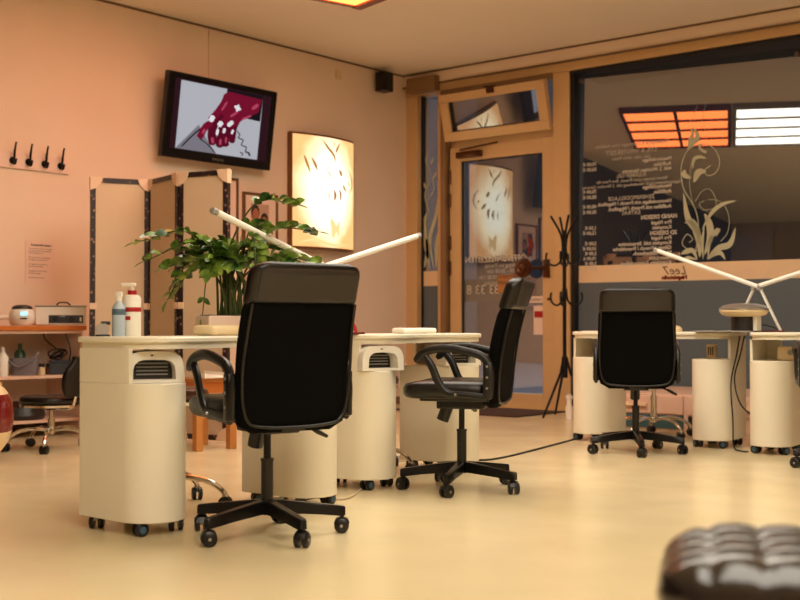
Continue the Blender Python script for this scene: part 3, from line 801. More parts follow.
# local frame: u along wall (+y), v up, w out of the wall; tilted forward
TVM = Matrix.Translation((.16, 0, 0)) @ Matrix.Rotation(R(8), 4, 'Y') @ Matrix(((0, 0, 1, 0), (1, 0, 0, 0), (0, 1, 0, 0), (0, 0, 0, 1)))
MB().box(-TW / 2, TW / 2, -THt / 2, THt / 2, -.025, .03, M=TVM, bev=.008).build('casing', 'tv_black', tvt, smooth=False)
MB().box(-.15, .15, -.12, .12, -.11, -.025, M=TVM).build('wall_mount', 'metal_black', tvt, smooth=False)
def flat(name, m, polys, w):
    b = MB()
    for P in polys: b.face([TVM @ Vector((x, y, w)) for x, y in P])
    return b.build(name, m, tvt, smooth=False)
sx0, sx1, sy0, sy1 = -.53, .53, -.27, .295
scr = flat('screen', 'tv_bar', [[(sx0, sy0), (sx1, sy0), (sx1, sy1), (sx0, sy1)]], .0312)
def tvp(px, py):   # crop position on the television picture to screen coordinates
    u = (px - 0.5 * 743) / 743; 
    # bilinear from the four picture corners in the crop
    TL, TR, BR, BL = (162, 92), (628, 190), (600, 540), (115, 468)
    # inverse bilinear by iteration
    a = b = .5
    for _ in range(12):
        x = (1 - a) * (1 - b) * TL[0] + a * (1 - b) * TR[0] + a * b * BR[0] + (1 - a) * b * BL[0]
        y = (1 - a) * (1 - b) * TL[1] + a * (1 - b) * TR[1] + a * b * BR[1] + (1 - a) * b * BL[1]
        a += (px - x) / 475; b += (py - y - .22 * (px - x)) / 362
    a = max(0, min(1, a)); b = max(0, min(1, b))
    return (-.47 + .90 * a, .285 - .55 * b)
TV = lambda L: [tvp(*p) for p in L]
flat('picture', 'tv_grey', [TV([(162, 92), (628, 190), (600, 540), (115, 468)])], .0316)
flat('picture_shade', 'tv_greyd', [TV([(115, 468), (250, 340), (300, 430), (350, 505)])], .032)
flat('picture_shade', 'tv_dark', [TV([(415, 145), (628, 190), (612, 330), (480, 300), (400, 250)])], .0324)
def ribbon(name, m, segs, w):
    b = MB()
    for pts, wd in segs:
        Q = spline([(*p, 0) for p in pts], 6); prev = None; L = len(Q)
        for i, p in enumerate(Q):
            tt = Q[min(i + 1, L - 1)] - Q[max(i - 1, 0)]; tt.normalize(); n_ = Vector((-tt.y, tt.x, 0)); u = i / (L - 1)
            ww = wd * min(1, (1 - (2 * u - 1) ** 8) ** .5 + .15) if not callable(wd) else wd(u)
            va = b.b.verts.new(TVM @ Vector((*tvp(*(p + n_ * ww)[:2]), w))); vb = b.b.verts.new(TVM @ Vector((*tvp(*(p - n_ * ww)[:2]), w)))
            if prev: b.b.faces.new((prev[0], prev[1], vb, va))
            prev = (va, vb)
    return b.build(name, m, tvt, smooth=False)
ribbon('brush', 'tv_dark', [([(145, 465), (230, 385), (330, 315)], 4), ([(250, 415), (300, 450), (345, 500)], 3)], .0328)
flat('hand_picture', 'tv_hand', [TV([(425, 160), (622, 210), (600, 280), (470, 330), (420, 340), (370, 310), (340, 290), (380, 215), (395, 175)])], .0330)
ribbon('finger_picture', 'tv_hand2', [([(400, 300), (340, 330), (325, 400), (335, 455)], 26), ([(440, 320), (390, 360), (375, 420), (370, 470)], 24), ([(450, 330), (420, 380), (405, 430), (408, 465)], 20), ([(480, 310), (455, 360), (448, 410), (440, 445)], 18)], .0332)
ribbon('finger_picture', 'tv_hand', [([(420, 190), (370, 260), (325, 310), (310, 320)], 20), ([(500, 250), (440, 290), (390, 330), (370, 350)], 21), ([(560, 270), (500, 300), (450, 335), (420, 350)], 19), ([(330, 330), (290, 350), (265, 390), (250, 415)], 19)], .0336)
ribbon('skin_light', 'tv_light', [([(415, 215), (380, 265)], 6), ([(480, 270), (430, 300)], 7), ([(560, 260), (600, 235)], 10), ([(560, 295), (500, 315)], 6), ([(285, 365), (270, 390)], 7), ([(325, 410), (330, 445)], 8), ([(375, 420), (372, 455)], 7), ([(408, 410), (406, 445)], 6)], .0339)
ribbon('nail_picture', 'tv_white', [([(335, 290), (315, 325)], 14), ([(385, 325), (362, 350)], 14), ([(450, 325), (415, 350)], 12), ([(360, 365), (352, 400)], 8), ([(400, 360), (392, 390)], 8), ([(450, 370), (440, 395)], 7)], .0342)
ribbon('ring_picture', 'tv_white', [([(455, 240), (495, 262)], 8), ([(480, 232), (470, 272)], 8)], .0344)
ribbon('scroll_picture', 'tv_dark', [([(470, 375), (490, 400), (480, 415), (510, 430), (500, 455), (530, 470), (525, 495), (550, 500), (545, 520)], 3), ([(490, 495), (510, 505), (500, 515)], 3), ([(530, 490), (560, 520)], 3)], .0342)
b = MB(); text_into(b, 'SAMSUNG', .028, -.07, -.322, .0315, mirror=False, normal='x')
for v in b.b.verts: v.co = TVM @ Vector((v.co.y, v.co.z, .0315))
b.build('brand_lettering', 'steel', tvt, smooth=False)

# ------------------------------------------------------------------ light box picture
t = thing('light_box', 'tall glowing cream light box picture with a bowed front on the left wall', 'light box', (0.006, 7.96, 1.49))
N = 14; W2 = .42; H = 1.06
def bow(u): return .06 + .07 * (1 - u * u)
poly = [(0, -W2)] + [(bow(-1 + 2 * k / N) - .012, W2 * (-1 + 2 * k / N)) for k in range(N + 1)] + [(0, W2)]
MB().prism(poly[::1], 0, H).build('housing', 'frame_gold', t, ang=30)
b = MB(); P = [(bow(-1 + 2 * k / N), W2 * .965 * (-1 + 2 * k / N)) for k in range(N + 1)]
b.prism(P + [(x - .01, y) for x, y in P[::-1]], .02, H - .02); b.build('lit_print', 'lightbox_print', t, ang=30)
def lb(p):   # crop coordinates to box surface
    u = (p.x - 185) / 140 ; u = max(-.96, min(.96, u)); z = H - .03 - (p.y - 55) / (560 - 55) * (H - .05) - .03 * 0
    return (bow(u) + .004, W2 * .965 * u, max(.03, min(H - .03, z)))
b = MB()
for pts, w in [([(150, 60), (175, 95), (205, 130), (212, 165)], 6), ([(235, 65), (222, 95), (212, 120)], 5), ([(205, 60), (207, 90)], 2), ([(80, 140), (92, 180), (105, 225)], 5), ([(108, 150), (122, 180), (132, 212)], 6),
               ([(165, 185), (182, 215), (196, 250)], 3), ([(205, 285), (212, 315), (206, 345)], 7), ([(228, 280), (240, 305), (238, 345)], 6), ([(178, 290), (182, 320), (180, 345)], 3), ([(250, 255), (262, 275), (275, 292)], 6),
               ([(285, 180), (305, 215), (310, 260), (290, 300)], 4), ([(280, 240), (298, 262)], 3), ([(232, 190), (240, 205), (245, 225)], 8), ([(150, 285), (148, 310)], 2)]:
    stroke(b, [(*p, 0) for p in pts], leafw(w), lb, 5)
b.build('brown_stroke', 'print_brown', t, smooth=False)
b = MB()
for pts, w in [([(60, 545), (120, 530), (200, 548), (300, 540)], 7), ([(190, 420), (205, 470), (200, 520)], 14), ([(235, 430), (225, 470), (230, 510)], 9)]: stroke(b, [(*p, 0) for p in pts], leafw(w), lb, 5)
b.build('pale_stroke', 'print_pale', t, smooth=False)

# ------------------------------------------------------------------ pictures on the wall
def picture(name, label, y0, y1, z0, z1, fm, fw=.022, inner=None):
    t = thing(name, label, 'picture', (0, (y0 + y1) / 2, z0)); hw = (y1 - y0) / 2; h = z1 - z0
    b = MB(); b.box(0, .03, -hw, hw, 0, fw); b.box(0, .03, -hw, hw, h - fw, h); b.box(0, .03, -hw, -hw + fw, fw, h - fw); b.box(0, .03, hw - fw, hw, fw, h - fw)
    b.build('picture_frame', fm, t, smooth=False, bev=.003)
    MB().box(0, .018, -hw + fw, hw - fw, fw, h - fw).build('mount', 'paper', t, smooth=False)
    return t, hw, h
t, hw, h = picture('framed_photo', 'framed double portrait in a dark gold frame left of the light box', 6.99, 7.405, 1.50, 1.955, 'frame_gold')
MB().box(.018, .020, -.115, .1, .09, .36).build('photo', 'photo_back', t, smooth=False)
def disc(cy, cz, ry, rz_, x, mb, n=20): mb.face([(x, cy + ry * math.cos(2 * PI * k / n), cz + rz_ * math.sin(2 * PI * k / n)) for k in range(n)])
b = MB(); b.face([(.0206, y, z) for y, z in ((-.115, .09), (.1, .09), (.1, .15), (.07, .17), (.03, .15), (0, .19), (-.06, .21), (-.115, .2))]); b.build('clothing', 'photo_dark', t, smooth=False)
b = MB(); disc(-.065, .285, .05, .07, .0209, b); disc(.045, .225, .045, .06, .0209, b); b.build('hair', 'hair', t, smooth=False)
b = MB(); disc(-.06, .265, .038, .055, .0213, b); disc(.045, .205, .034, .048, .0213, b); b.build('faces', 'skin', t, smooth=False)
t, hw, h = picture('framed_photo', 'narrow framed picture half hidden behind the folding screen', 6.48, 6.93, 1.5, 2.06, 'frame_gold')
MB().box(.018, .020, -.13, .13, .1, .46).build('photo', 'photo_dark', t, smooth=False)
t, hw, h = picture('framed_photo', 'pale framed picture behind the plant, below the double portrait', 7.02, 7.40, .98, 1.44, 'screen_cloth')
MB().box(.018, .020, -.11, .11, .1, .36).build('photo', 'photo_back', t, smooth=False)

# speaker, wall outlet, conduit sign
t = thing('wall_speaker', 'small black speaker high in the corner above the light box', 'speaker', (.02, 8.78, 3.09))
MB().box(.02, .14, -.07, .07, 0, .19, bev=.006).build('cabinet', 'plastic_black', t, smooth=False)
MB().cyl((.14, 0, .06), (.146, 0, .06), .045, 20).cyl((.14, 0, .14), (.146, 0, .14), .022, 16).build('driver', 'dark_inside', t)
MB().box(-.02, .02, -.02, .02, .07, .12).build('bracket', 'metal_black', t, smooth=False)
t = thing('junction_box', 'tiny cream box high on the wall left of the speaker', 'junction box', (0, 8.22, 3.14))
MB().box(0, .02, -.04, -.004, 0, .085).box(0, .02, .004, .04, .0, .075).build('box_cover', 'cream', t, smooth=False)

# coat rail
t = thing('coat_rail', 'pale wall board with four black coat hooks at the upper left', 'coat rail', (0, 4.62, 1.93))
MB().box(0, .02, -.3, .60, 0, .115, bev=.004).build('board', 'paper', t, smooth=False)
for px in (12, 28, 44, 60):
    p = on_plane(px, 160, 0, 0.02); y = p.y - 4.62
    hk = MB(); z = .055
    hk.lathe([(0, 0), (.022, 0), (.026, .006), (.0, .01)], 14, M=Matrix.Translation((.02, y, z)) @ Matrix.Rotation(PI / 2, 4, 'Y'))
    hk.tube(spline([(.025, y, z), (.05, y, z + .02), (.055, y, z + .06), (.075, y, z + .13)], 5), [.009] * 12 + [.007] * 4, 8)
    hk.tube(spline([(.025, y, z), (.045, y, z - .025), (.065, y, z - .02), (.075, y, z + .01)], 5), .009, 8)
    hk.build('hook', 'metal_black', t)

# notice on the wall
t = thing('wall_notice', 'white printed notice sheet on the left wall above the appliances', 'notice', (0, 4.985, 1.10))
MB().box(.001, .004, -.125, .125, 0, .315).build('sheet', 'paper', t, smooth=False)
b = MB(); text_into(b, 'Kundeninformation', .022, -.08, .275, .005, mirror=False, normal='x', bold=.0008)
tx = ['Termine bitte rechtzeitig absagen', 'nicht abgesagte Termine werden', 'in Rechnung gestellt', '', 'Wir arbeiten mit hochwertigen', 'Produkten und legen Wert', '', 'auf Hygiene und Sauberkeit', 'bei jeder Behandlung', '', 'Handtaschen nicht auf den', 'Arbeitsplatz legen', '', 'Vielen Dank Ihr Team']
for i, s_ in enumerate(tx):
    if s_: text_into(b, s_, .0145, -.1, .25 - i * .0165, .005, mirror=False, normal='x')
b.build('printed_text', 'ink', t, smooth=False)

# ------------------------------------------------------------------ wall shelf with appliances
t = thing('shelf_unit', 'white wall shelf with orange wooden worktop at the left edge', 'shelf', (0, 5.03, 0))
SY0, SX = -1.0, .42
MB().box(0, SX + .02, SY0, .06, .752, .785, bev=.005).build('worktop', 'wood_orange', t, smooth=False)
MB().box(0, SX, SY0, .04, .73, .752).build('shelf', 'podium_white', t, smooth=False)
MB().box(0, SX, SY0, .02, .415, .435).build('shelf', 'podium_white', t, smooth=False)
MB().box(0, SX, SY0, .02, .105, .125).build('shelf', 'podium_white', t, smooth=False)
MB().box(0, SX, .02, .04, 0, .73).build('side_panel', 'podium_white', t, smooth=False)
# steriliser: box with lid handle and dark front
st = on_plane(60, 326, 0, .22)
t = thing('steriliser', 'white box-shaped steriliser with black control panel on the orange worktop', 'steriliser', (.25, on_plane(59, 326, 0, .25).y, .786), R(55))
# local -y faces the camera
MB().box(-.16, .19, -.09, .09, .004, .135, bev=.006).build('casing', 'white_plastic', t, smooth=False)
MB().box(-.165, .195, -.095, .095, .137, .146, bev=.003).build('lid', 'steel', t, smooth=False)
MB().tube(spline([(-.02, 0, .146), (.0, 0, .165), (.03, 0, .168), (.06, 0, .165), (.08, 0, .146)], 4), .006, 8).build('lid_handle', 'plastic_black', t)
cp = MB().box(-.07, .17, -.0935, -.09, .018, .075).build('control_panel', 'dark_box', t, smooth=False)
for x in (-.025, .09): MB().cyl((x, -.093, .046), (x, -.112, .046), .02, 16).build('dial', 'plastic_black', cp)
MB().box(.145, .158, -.096, -.093, .03, .06).build('switch', 'white_plastic', cp, smooth=False)
b = MB(); text_into(b, 'STERIL', .014, .005, .062, -.0945, mirror=False); b.build('panel_lettering', 'white_plastic', cp, smooth=False)
# wax heater
t = thing('wax_heater', 'round white wax heater with dark lid left of the steriliser', 'wax heater', (.27, on_plane(22, 326, 0, .27).y, .786), R(50))
MB().lathe([(0, .0), (.07, .0), (.085, .02), (.092, .06), (.085, .1), (.07, .118)], 28).build('pot', 'white_plastic', t)
MB().lathe([(.074, .115), (.065, .135), (.04, .145), (0, .148)], 28).build('lid', 'panel_brown', t)
MB().box(-.0, .05, -.098, -.08, .07, .1, bev=.004).build('display', 'display_lit', t, smooth=False)
MB().box(.0, .045, -.094, -.08, .045, .055).build('vent', 'dark_inside', t, smooth=False)
MB().tube([(-.08, -.02, .06), (-.2, -.03, .05)], .016, 12).build('handle', 'white_plastic', t)
# lower shelf items
def put(px, x, z):   # place along the shelf at depth x
    p = on_plane(px, 350, 0, x); return (x, p.y, z)
o = MB().lathe([(0, 0), (.035, 0), (.037, .02), (.037, .13), (.02, .155), (.014, .17), (.014, .2), (0, .2)], 18).build('bottle', 'white_plastic'); o.location = put(3, .28, .436)
tag(o, 'white bottle on the middle wall shelf, left of the grey basket', 'bottle', )
o = MB().lathe([(0, 0), (.04, 0), (.04, .15), (.025, .175), (.015, .18), (.015, .22), (0, .22)], 18).build('bottle', 'green_bottle'); o.location = put(20, .12, .436)
tag(o, 'green bottle on the middle wall shelf behind the grey basket', 'bottle')
t = thing('storage_basket', 'grey woven basket with a sloping handle on the middle wall shelf', 'basket', put(25, .28, .436), R(45))
b = MB(); rr = []
for z, k in ((0, .8), (.005, .82), (.06, .9), (.12, 1)): rr.append([(x * k, y * k, z) for x, y, _ in rrect(0, .06, .19, 0, r=.03)])
for z, k in ((.12, .93), (.02, .78)): rr.append([(x * k, y * k, z) for x, y, _ in rrect(0, .06, .19, 0, r=.03)])
b.loft(rr).build('basket_body', 'basket_grey', t, ang=50)
b = MB().tube(spline([(-.1, -.06, .1), (-.03, -.07, .06), (.05, -.07, .1), (.1, -.05, .155), (.09, 0, .16)], 5), .008, 8); b.build('handle', 'basket_grey', t)
for k, (px, ml, nm) in enumerate([(42, 'cream', 'left'), (49, 'brown_leather', 'right')]):
    o = thing('jar', f'small {"cream" if k == 0 else "brown"} lidded jar between the basket and the dark box', 'jar', put(px, .3, .436))
    MB().lathe([(0, 0), (.022, 0), (.024, .01), (.024, .05), (.018, .055), (0, .055)], 14).build('pot', ml, o)
    MB().lathe([(.0, .055), (.021, .055), (.021, .078), (0, .078)], 14).build('lid', 'dark_inside', o)
t = thing('storage_box', 'dark blue-grey box on the middle wall shelf', 'box', put(64, .345, .436), R(57))
MB().box(-.1, .1, -.06, .06, 0, .085, bev=.005).build('box_body', 'dark_box', t, smooth=False)
MB().box(-.104, .104, -.064, .064, .085, .1, bev=.003).build('lid', 'dark_box', t, smooth=False)
c0 = Vector(put(60, .3, .54))
b = MB()
for k in range(4):
    b.tube([(c0.x + .0 * k, c0.y + .045 * math.cos(2 * PI * i / 14) * (1 + .25 * k) - .02, c0.z + .03 + .006 * k + .03 * math.sin(2 * PI * i / 14 + k)) for i in range(15)], .006, 6)
b.tube(spline([tuple(c0 + Vector((0, .0, .06))), tuple(c0 + Vector((-.1, -.05, .14))), tuple(c0 + Vector((-.12, -.06, .19)))], 5), .005, 6)
tag(b.build('coiled_cable', 'cable_black'), 'coiled black cable on top of the dark box on the shelf', 'cable')
b = MB().tube(spline([(.36, 4.96, .74), (.4, 4.98, .6), (.36, 4.97, .44)], 5), .005, 6); tag(b.build('power_cable', 'cable_black'), 'thin black power cable hanging from the orange worktop end', 'cable')
o = MB().lathe([(0, 0), (.16, 0), (.17, .03), (.15, .09), (.08, .12), (0, .125)], 24).build('foot_bath', 'panel_brown'); o.location = (.24, 4.68, .126); tag(o, 'low brown domed basin on the lowest wall shelf behind the stool', 'basin')

# red and cream pod at the left edge
t = thing('footbath_pod', 'glossy dark red and cream round pod cut off by the left edge', 'foot spa', (1.62, 3.48, 0))
MB().lathe([(0, 0), (.1, 0), (.16, .06), (.215, .14), (.236, .2)], 36).build('lower_shell', 'cream', t)
MB().lathe([(.236, .2), (.245, .26), (.245, .33), (.228, .39), (.218, .405)], 36).build('red_band', 'dark_red', t)
MB().lathe([(.216, .406), (.19, .44), (.15, .465), (.10, .475), (0, .476)], 36).build('top_shell', 'cream', t)
b = MB(); rr = []
for i in range(9):
    u = i / 8; rr.append([(x, y, z) for x, y, z in [(-.02 + .13 * u + .03 * math.cos(2 * PI * k / 10) * .4, .02 + .1 * u + .03 * math.sin(2 * PI * k / 10) * .8, .51 - .05 * u * u + .022 * math.sin(2 * PI * k / 10 + 1.5) + .01 * math.sin(5 * u)) for k in range(10)]])
b.loft(rr); o = b.build('towel', 'towel'); o.location = (1.62, 3.48, 0); tag(o, 'rolled cream towel lying on the red and cream pod', 'towel')

# ------------------------------------------------------------------ coat stand
t = thing('coat_stand', 'tall black metal coat stand between the door and the right window', 'coat stand', (2.27, 8.62, 0))
MB().cyl((0, 0, .36), (0, 0, 1.6), .016, 14).build('pole', 'metal_black', t)
for k in range(3):
    a = R(-100 + 120 * k); c, s_ = math.cos(a), math.sin(a)
    MB().tube([(.012 * c, .012 * s_, .52), (.05 * c, .05 * s_, .38), (.27 * c, .27 * s_, .012)], [.012, .012, .01], 8).build('leg', 'metal_black', t)
MB().cyl((0, 0, .34), (0, 0, .52), .026, 12).build('collar', 'metal_black', t)
for lvl, (z, n, r0) in enumerate([(1.32, 4, .2), (.98, 3, .2)]):
    for k in range(n):
        a = R(20 + 360 / n * k + lvl * 30); c, s_ = math.cos(a), math.sin(a)
        pts = [(.015, z + .12), (.03, z + .02), (.08, z - .02), (.14, z), (.16, z + .05), (.15, z + .09)]
        MB().tube(spline([(r * c, r * s_, zz) for r, zz in pts], 5), .009, 8).build('hook', 'metal_black', t)
for k in range(4):
    a = R(50 + 90 * k); c, s_ = math.cos(a), math.sin(a)
    MB().tube(spline([(.01 * c, .01 * s_, 1.4), (.03 * c, .03 * s_, 1.56), (.12 * c, .12 * s_, 1.72)], 5), .01, 8).build('upper_prong', 'metal_black', t)
o = MB().lathe([(0, 0), (.03, 0), (.032, .1), (.02, .13), (.02, .17), (.028, .175), (.03, .2), (.0, .22)], 14).build('bottle', 'white_plastic'); o.location = (2.42, 8.45, 0); tag(o, 'slim white bottle on the floor at the foot of the coat stand', 'bottle')

# ------------------------------------------------------------------ double tube desk lamps
def tube_lamp(label, loc, rz, ends, apex_z, legdx, group):
    t = thing('tube_lamp', label, 'desk lamp', loc, rz, group)
    MB().box(-legdx - .04, legdx + .04, -.05, .05, 0, .01, bev=.003).build('base_plate', 'dark_red', t, smooth=False)
    for sx in (-1, 1):
        MB().tube([(sx * legdx, 0, .008), (sx * .02, 0, apex_z - .01)], [(.014, .009)] * 2, 8).build('strut', 'lamp_white', t)
        ex, ez = ends[0 if sx < 0 else 1]
        a = Vector((sx * -.012, sx * .016, apex_z)); b_ = Vector((ex, sx * .016, ez)); d = (b_ - a).normalized()
        tb = MB().tube([a, b_], .0145, 14).build('tube_arm', 'lamp_white', t)
        MB().tube([b_ - d * .025, b_ + d * .004, b_ + d * .006], [.0145, .0145, .01], 14).build('end_cap', 'grey_plastic', tb)
    MB().cyl((-.02, -.03, apex_z - .012), (-.02, .03, apex_z - .012), .012, 12).cyl((.02, -.03, apex_z - .012), (.02, .03, apex_z - .012), .012, 12).build('joint', 'grey_plastic', t)
    return t
tube_lamp('white two-armed tube lamp rising behind the nearest office chair', (3.85, 4.0, .7455), R(92), [(-.72, .525), (.76, .51)], .31, .20, 'white tube lamps')
tube_lamp('white two-armed tube lamp on the window desks behind the domed lamp', (4.56, 7.27, .7455), R(3), [(-.70, .555), (.70, .50)], .29, .15, 'white tube lamps')

# domed UV device on its tray
t = thing('metal_tray', 'thin grey tray bridging the two window desks', 'tray', (4.44, 7.08, .7455), R(5))
MB().box(-.19, .19, -.12, .12, 0, .008, bev=.003).build('tray_base', 'grey_plastic', t, smooth=False)
t = thing('domed_nail_dryer', 'round silver domed nail dryer on a dark drum by the tube lamp', 'nail dryer', (4.545, 7.1, .754), 0)
MB().lathe([(0, 0), (.08, 0), (.08, .09), (0, .09)], 28).build('drum', 'dark_inside', t)
MB().lathe([(0, .088), (.1, .088), (.135, .1), (.15, .12), (.15, .13)], 36).build('lower_shell', 'cream', t)
MB().lathe([(.151, .13), (.153, .14), (.13, .158), (.08, .17), (0, .174)], 36).build('dome', 'steel', t)
MB().box(.075, .1, -.04, .04, 0, .09, bev=.005).build('rear_column', 'white_plastic', t, smooth=False)
# small things on the window desks
o = MB().lathe([(0, 0), (.045, 0), (.05, .015), (.035, .035), (0, .045)], 18).build('cream_dish', 'cream'); o.location = on_desk(2, .12, .06); tag(o, 'small cream domed dish just right of the window chair back', 'dish')
o = MB().box(-.12, .12, -.05, .05, 0, .004).build('paper_sheet', 'paper', smooth=False); o.location = on_desk(2, -.42, .05, .7455); tag(o, 'small pale paper strip on the left end of the window desk', 'paper')
# cables
def cable(pts, m, label, r=.005):
    b = MB().tube(spline(pts, 8), r, 6); return tag(b.build('cable', m), label, 'cable')
cable([(4.50, 7.14, .72), (4.495, 7.10, .6), (4.47, 7.07, .42), (4.49, 7.05, .2), (4.50, 7.04, .03), (4.56, 7.0, .008), (4.62, 6.98, .007)], 'cable_black', 'black cable hanging between the two window desks, leftmost strand')
cable([(4.53, 7.14, .72), (4.515, 7.11, .6), (4.48, 7.1, .45), (4.51, 7.11, .3), (4.55, 7.2, .22), (4.57, 7.36, .2)], 'cable_black', 'black cable looping between the two window desks, upper strand')
cable([(4.62, 7.16, .75), (4.60, 7.22, .79), (4.66, 7.25, .78), (4.7, 7.27, .76)], 'cable_black', 'short black lead beside the lamp foot on the window desk', .004)
fp = lambda px, py, z=.006: tuple(on_plane(px, py, 2, z))
cable([fp(470, 457), fp(480, 460), fp(500, 458), fp(530, 451), fp(560, 443), fp(578, 438)], 'cable_black', 'thin cable crossing the floor between the left and right desks', .006)
cable([fp(318, 497), fp(335, 499), fp(350, 497), fp(362, 488), (3.85, 4.3, .04)], 'cable_pale', 'pale cable looping on the floor between the two left desks', .006)
cable([fp(305, 500), fp(325, 494), fp(338, 480), (3.85, 4.08, .5)], 'cable_black', 'black cable hanging to the floor between the two left desks', .004)
# power strip
p = Vector(fp(405, 461, 0)); t = thing('power_strip', 'white power strip on the floor under the second left desk', 'power strip', p, R(60))
MB().box(-.14, .14, -.028, .028, 0.0, .04, bev=.004).build('strip_body', 'white_plastic', t, smooth=False)
for k in (-.08, 0, .08): MB().cyl((k, 0, .04), (k, 0, .062), .019, 12).build('plug', 'plastic_black', t)

# ------------------------------------------------------------------ items on the left desks
t = thing('pump_bottle', 'white pump bottle with red labels on the front left desk', 'bottle', on_desk(0, -.335, .165), R(30))
MB().lathe([(0, 0), (.034, 0), (.036, .004), (.036, .15), (.03, .163), (.014, .168)], 24).build('body', 'white_plastic', t)
MB().lathe([(.0362, .098), (.0368, .099), (.0368, .115), (.0362, .116)], 24).build('label_stripe', 'red', t)
MB().box(-.03, .008, -.037, -.028, .065, .08).build('label_block', 'red', t, smooth=False)
b = MB(); b.tube([(-.028, -.0365, .03), (-.012, -.0365, .03), (-.018, -.0365, .038)], .002, 6).tube([(-.012, -.0365, .03), (-.018, -.0365, .022)], .002, 6); b.build('label_mark', 'ink', t)
MB().lathe([(.0, .166), (.018, .166), (.018, .184), (0, .184)], 18).build('collar', 'red', t)
MB().cyl((0, 0, .183), (0, 0, .205), .008, 10).box(-.045, .014, -.012, .012, .2, .214, bev=.004).build('pump_head', 'white_plastic', t)
t = thing('spray_bottle', 'clear bottle with grey band and white trigger beside the pump bottle', 'bottle', on_desk(0, -.40, .165), R(30))
MB().lathe([(0, 0), (.025, 0), (.026, .003), (.026, .115), (.012, .135), (.01, .14), (0, .14)], 20).build('body', 'clear_plastic', t)
MB().lathe([(.0263, .085), (.0268, .086), (.0268, .108), (.0263, .109)], 20).build('label_band', 'label_grey', t)
MB().cyl((0, 0, .14), (0, 0, .165), .011, 12).box(-.014, .014, -.009, .009, .155, .178, bev=.005).build('spray_head', 'white_plastic', t)
t = thing('desk_clock', 'small round steel gadget at the left end of the front desk', 'gadget', on_desk(0, -.46, .19), R(60))
MB().tube([(0, -.012, .028), (0, .012, .028)], .026, 18).build('case', 'steel', t)
MB().box(-.028, .028, -.02, .02, 0, .008, bev=.002).box(-.006, .03, -.012, .012, .045, .06, bev=.004).build('stand', 'plastic_black', t)
t = thing('hand_cushion', 'cream padded hand rest in front of the plant, beside the near chair', 'cushion', on_desk(0, .10, .11), R(100))
MB().box(-.14, .14, -.06, .06, 0, .045, bev=.02, seg=4).build('pad', 'cream', t)
o = MB().box(-.11, .11, -.06, .06, 0, .03, bev=.014, seg=4).build('hand_cushion', 'white_plastic'); o.location = on_desk(1, .15, .02); o.rotation_euler = (0, 0, R(75)); tag(o, 'flat white hand cushion on the second left desk near the door', 'cushion')
t = thing('red_holder', 'red half-round holder on the second left desk behind the near chair', 'holder', on_desk(1, -.25, .18), R(40))
b = MB(); P = [(.055 * math.cos(PI * k / 14), .075 * math.sin(PI * k / 14)) for k in range(15)]
b.prism(P, -.025, .025, M=Matrix.Rotation(PI / 2, 4, 'X')).build('shell', 'red', t, ang=30)
MB().box(-.075, .075, -.04, .04, -.0, .008).build('base', 'clear_plastic', t, smooth=False)

# ------------------------------------------------------------------ plant in trough
pc = on_desk(0, .23, .17)
t = thing('potted_plant', 'green glossy-leaved plant in a low pinkish white trough on the front desk', 'plant', pc, R(78))
b = MB()
b.box(-.17, .17, -.06, .06, 0, .085, bev=.004); b.build('trough', 'planter_white', t, smooth=False)
MB().box(-.155, .155, -.048, .048, .084, .089).build('soil', 'soil', t, smooth=False)
leaves = MB(); stems = MB(); rnd = random.Random(11)
rz_inv = Matrix.Rotation(R(-78), 4, 'Z')
def add_leaf(p, d, n_, L, W):
    d = d.normalized(); sd = d.cross(n_).normalized(); up = sd.cross(d).normalized()
    pr = [(0, 0), (.2, .6), (.45, 1), (.7, .8), (.88, .4), (1, 0)]
    mid = [leaves.b.verts.new(p + d * L * u + up * (-.12 * L * u * u)) for u, _ in pr]
    for sg in (1, -1):
        ed = [leaves.b.verts.new(p + d * L * u + sd * sg * W * w * .5 + up * (-.12 * L * u * u + .12 * W * w)) for u, w in pr[1:-1]]
        seq = [mid[0]] + ed + [mid[-1]]
        for i in range(len(pr) - 1):
            q = [mid[i], seq[i], seq[i + 1], mid[i + 1]]; q = list(dict.fromkeys(q))
            if len(q) > 2: leaves.b.faces.new(q)
SC = .00445
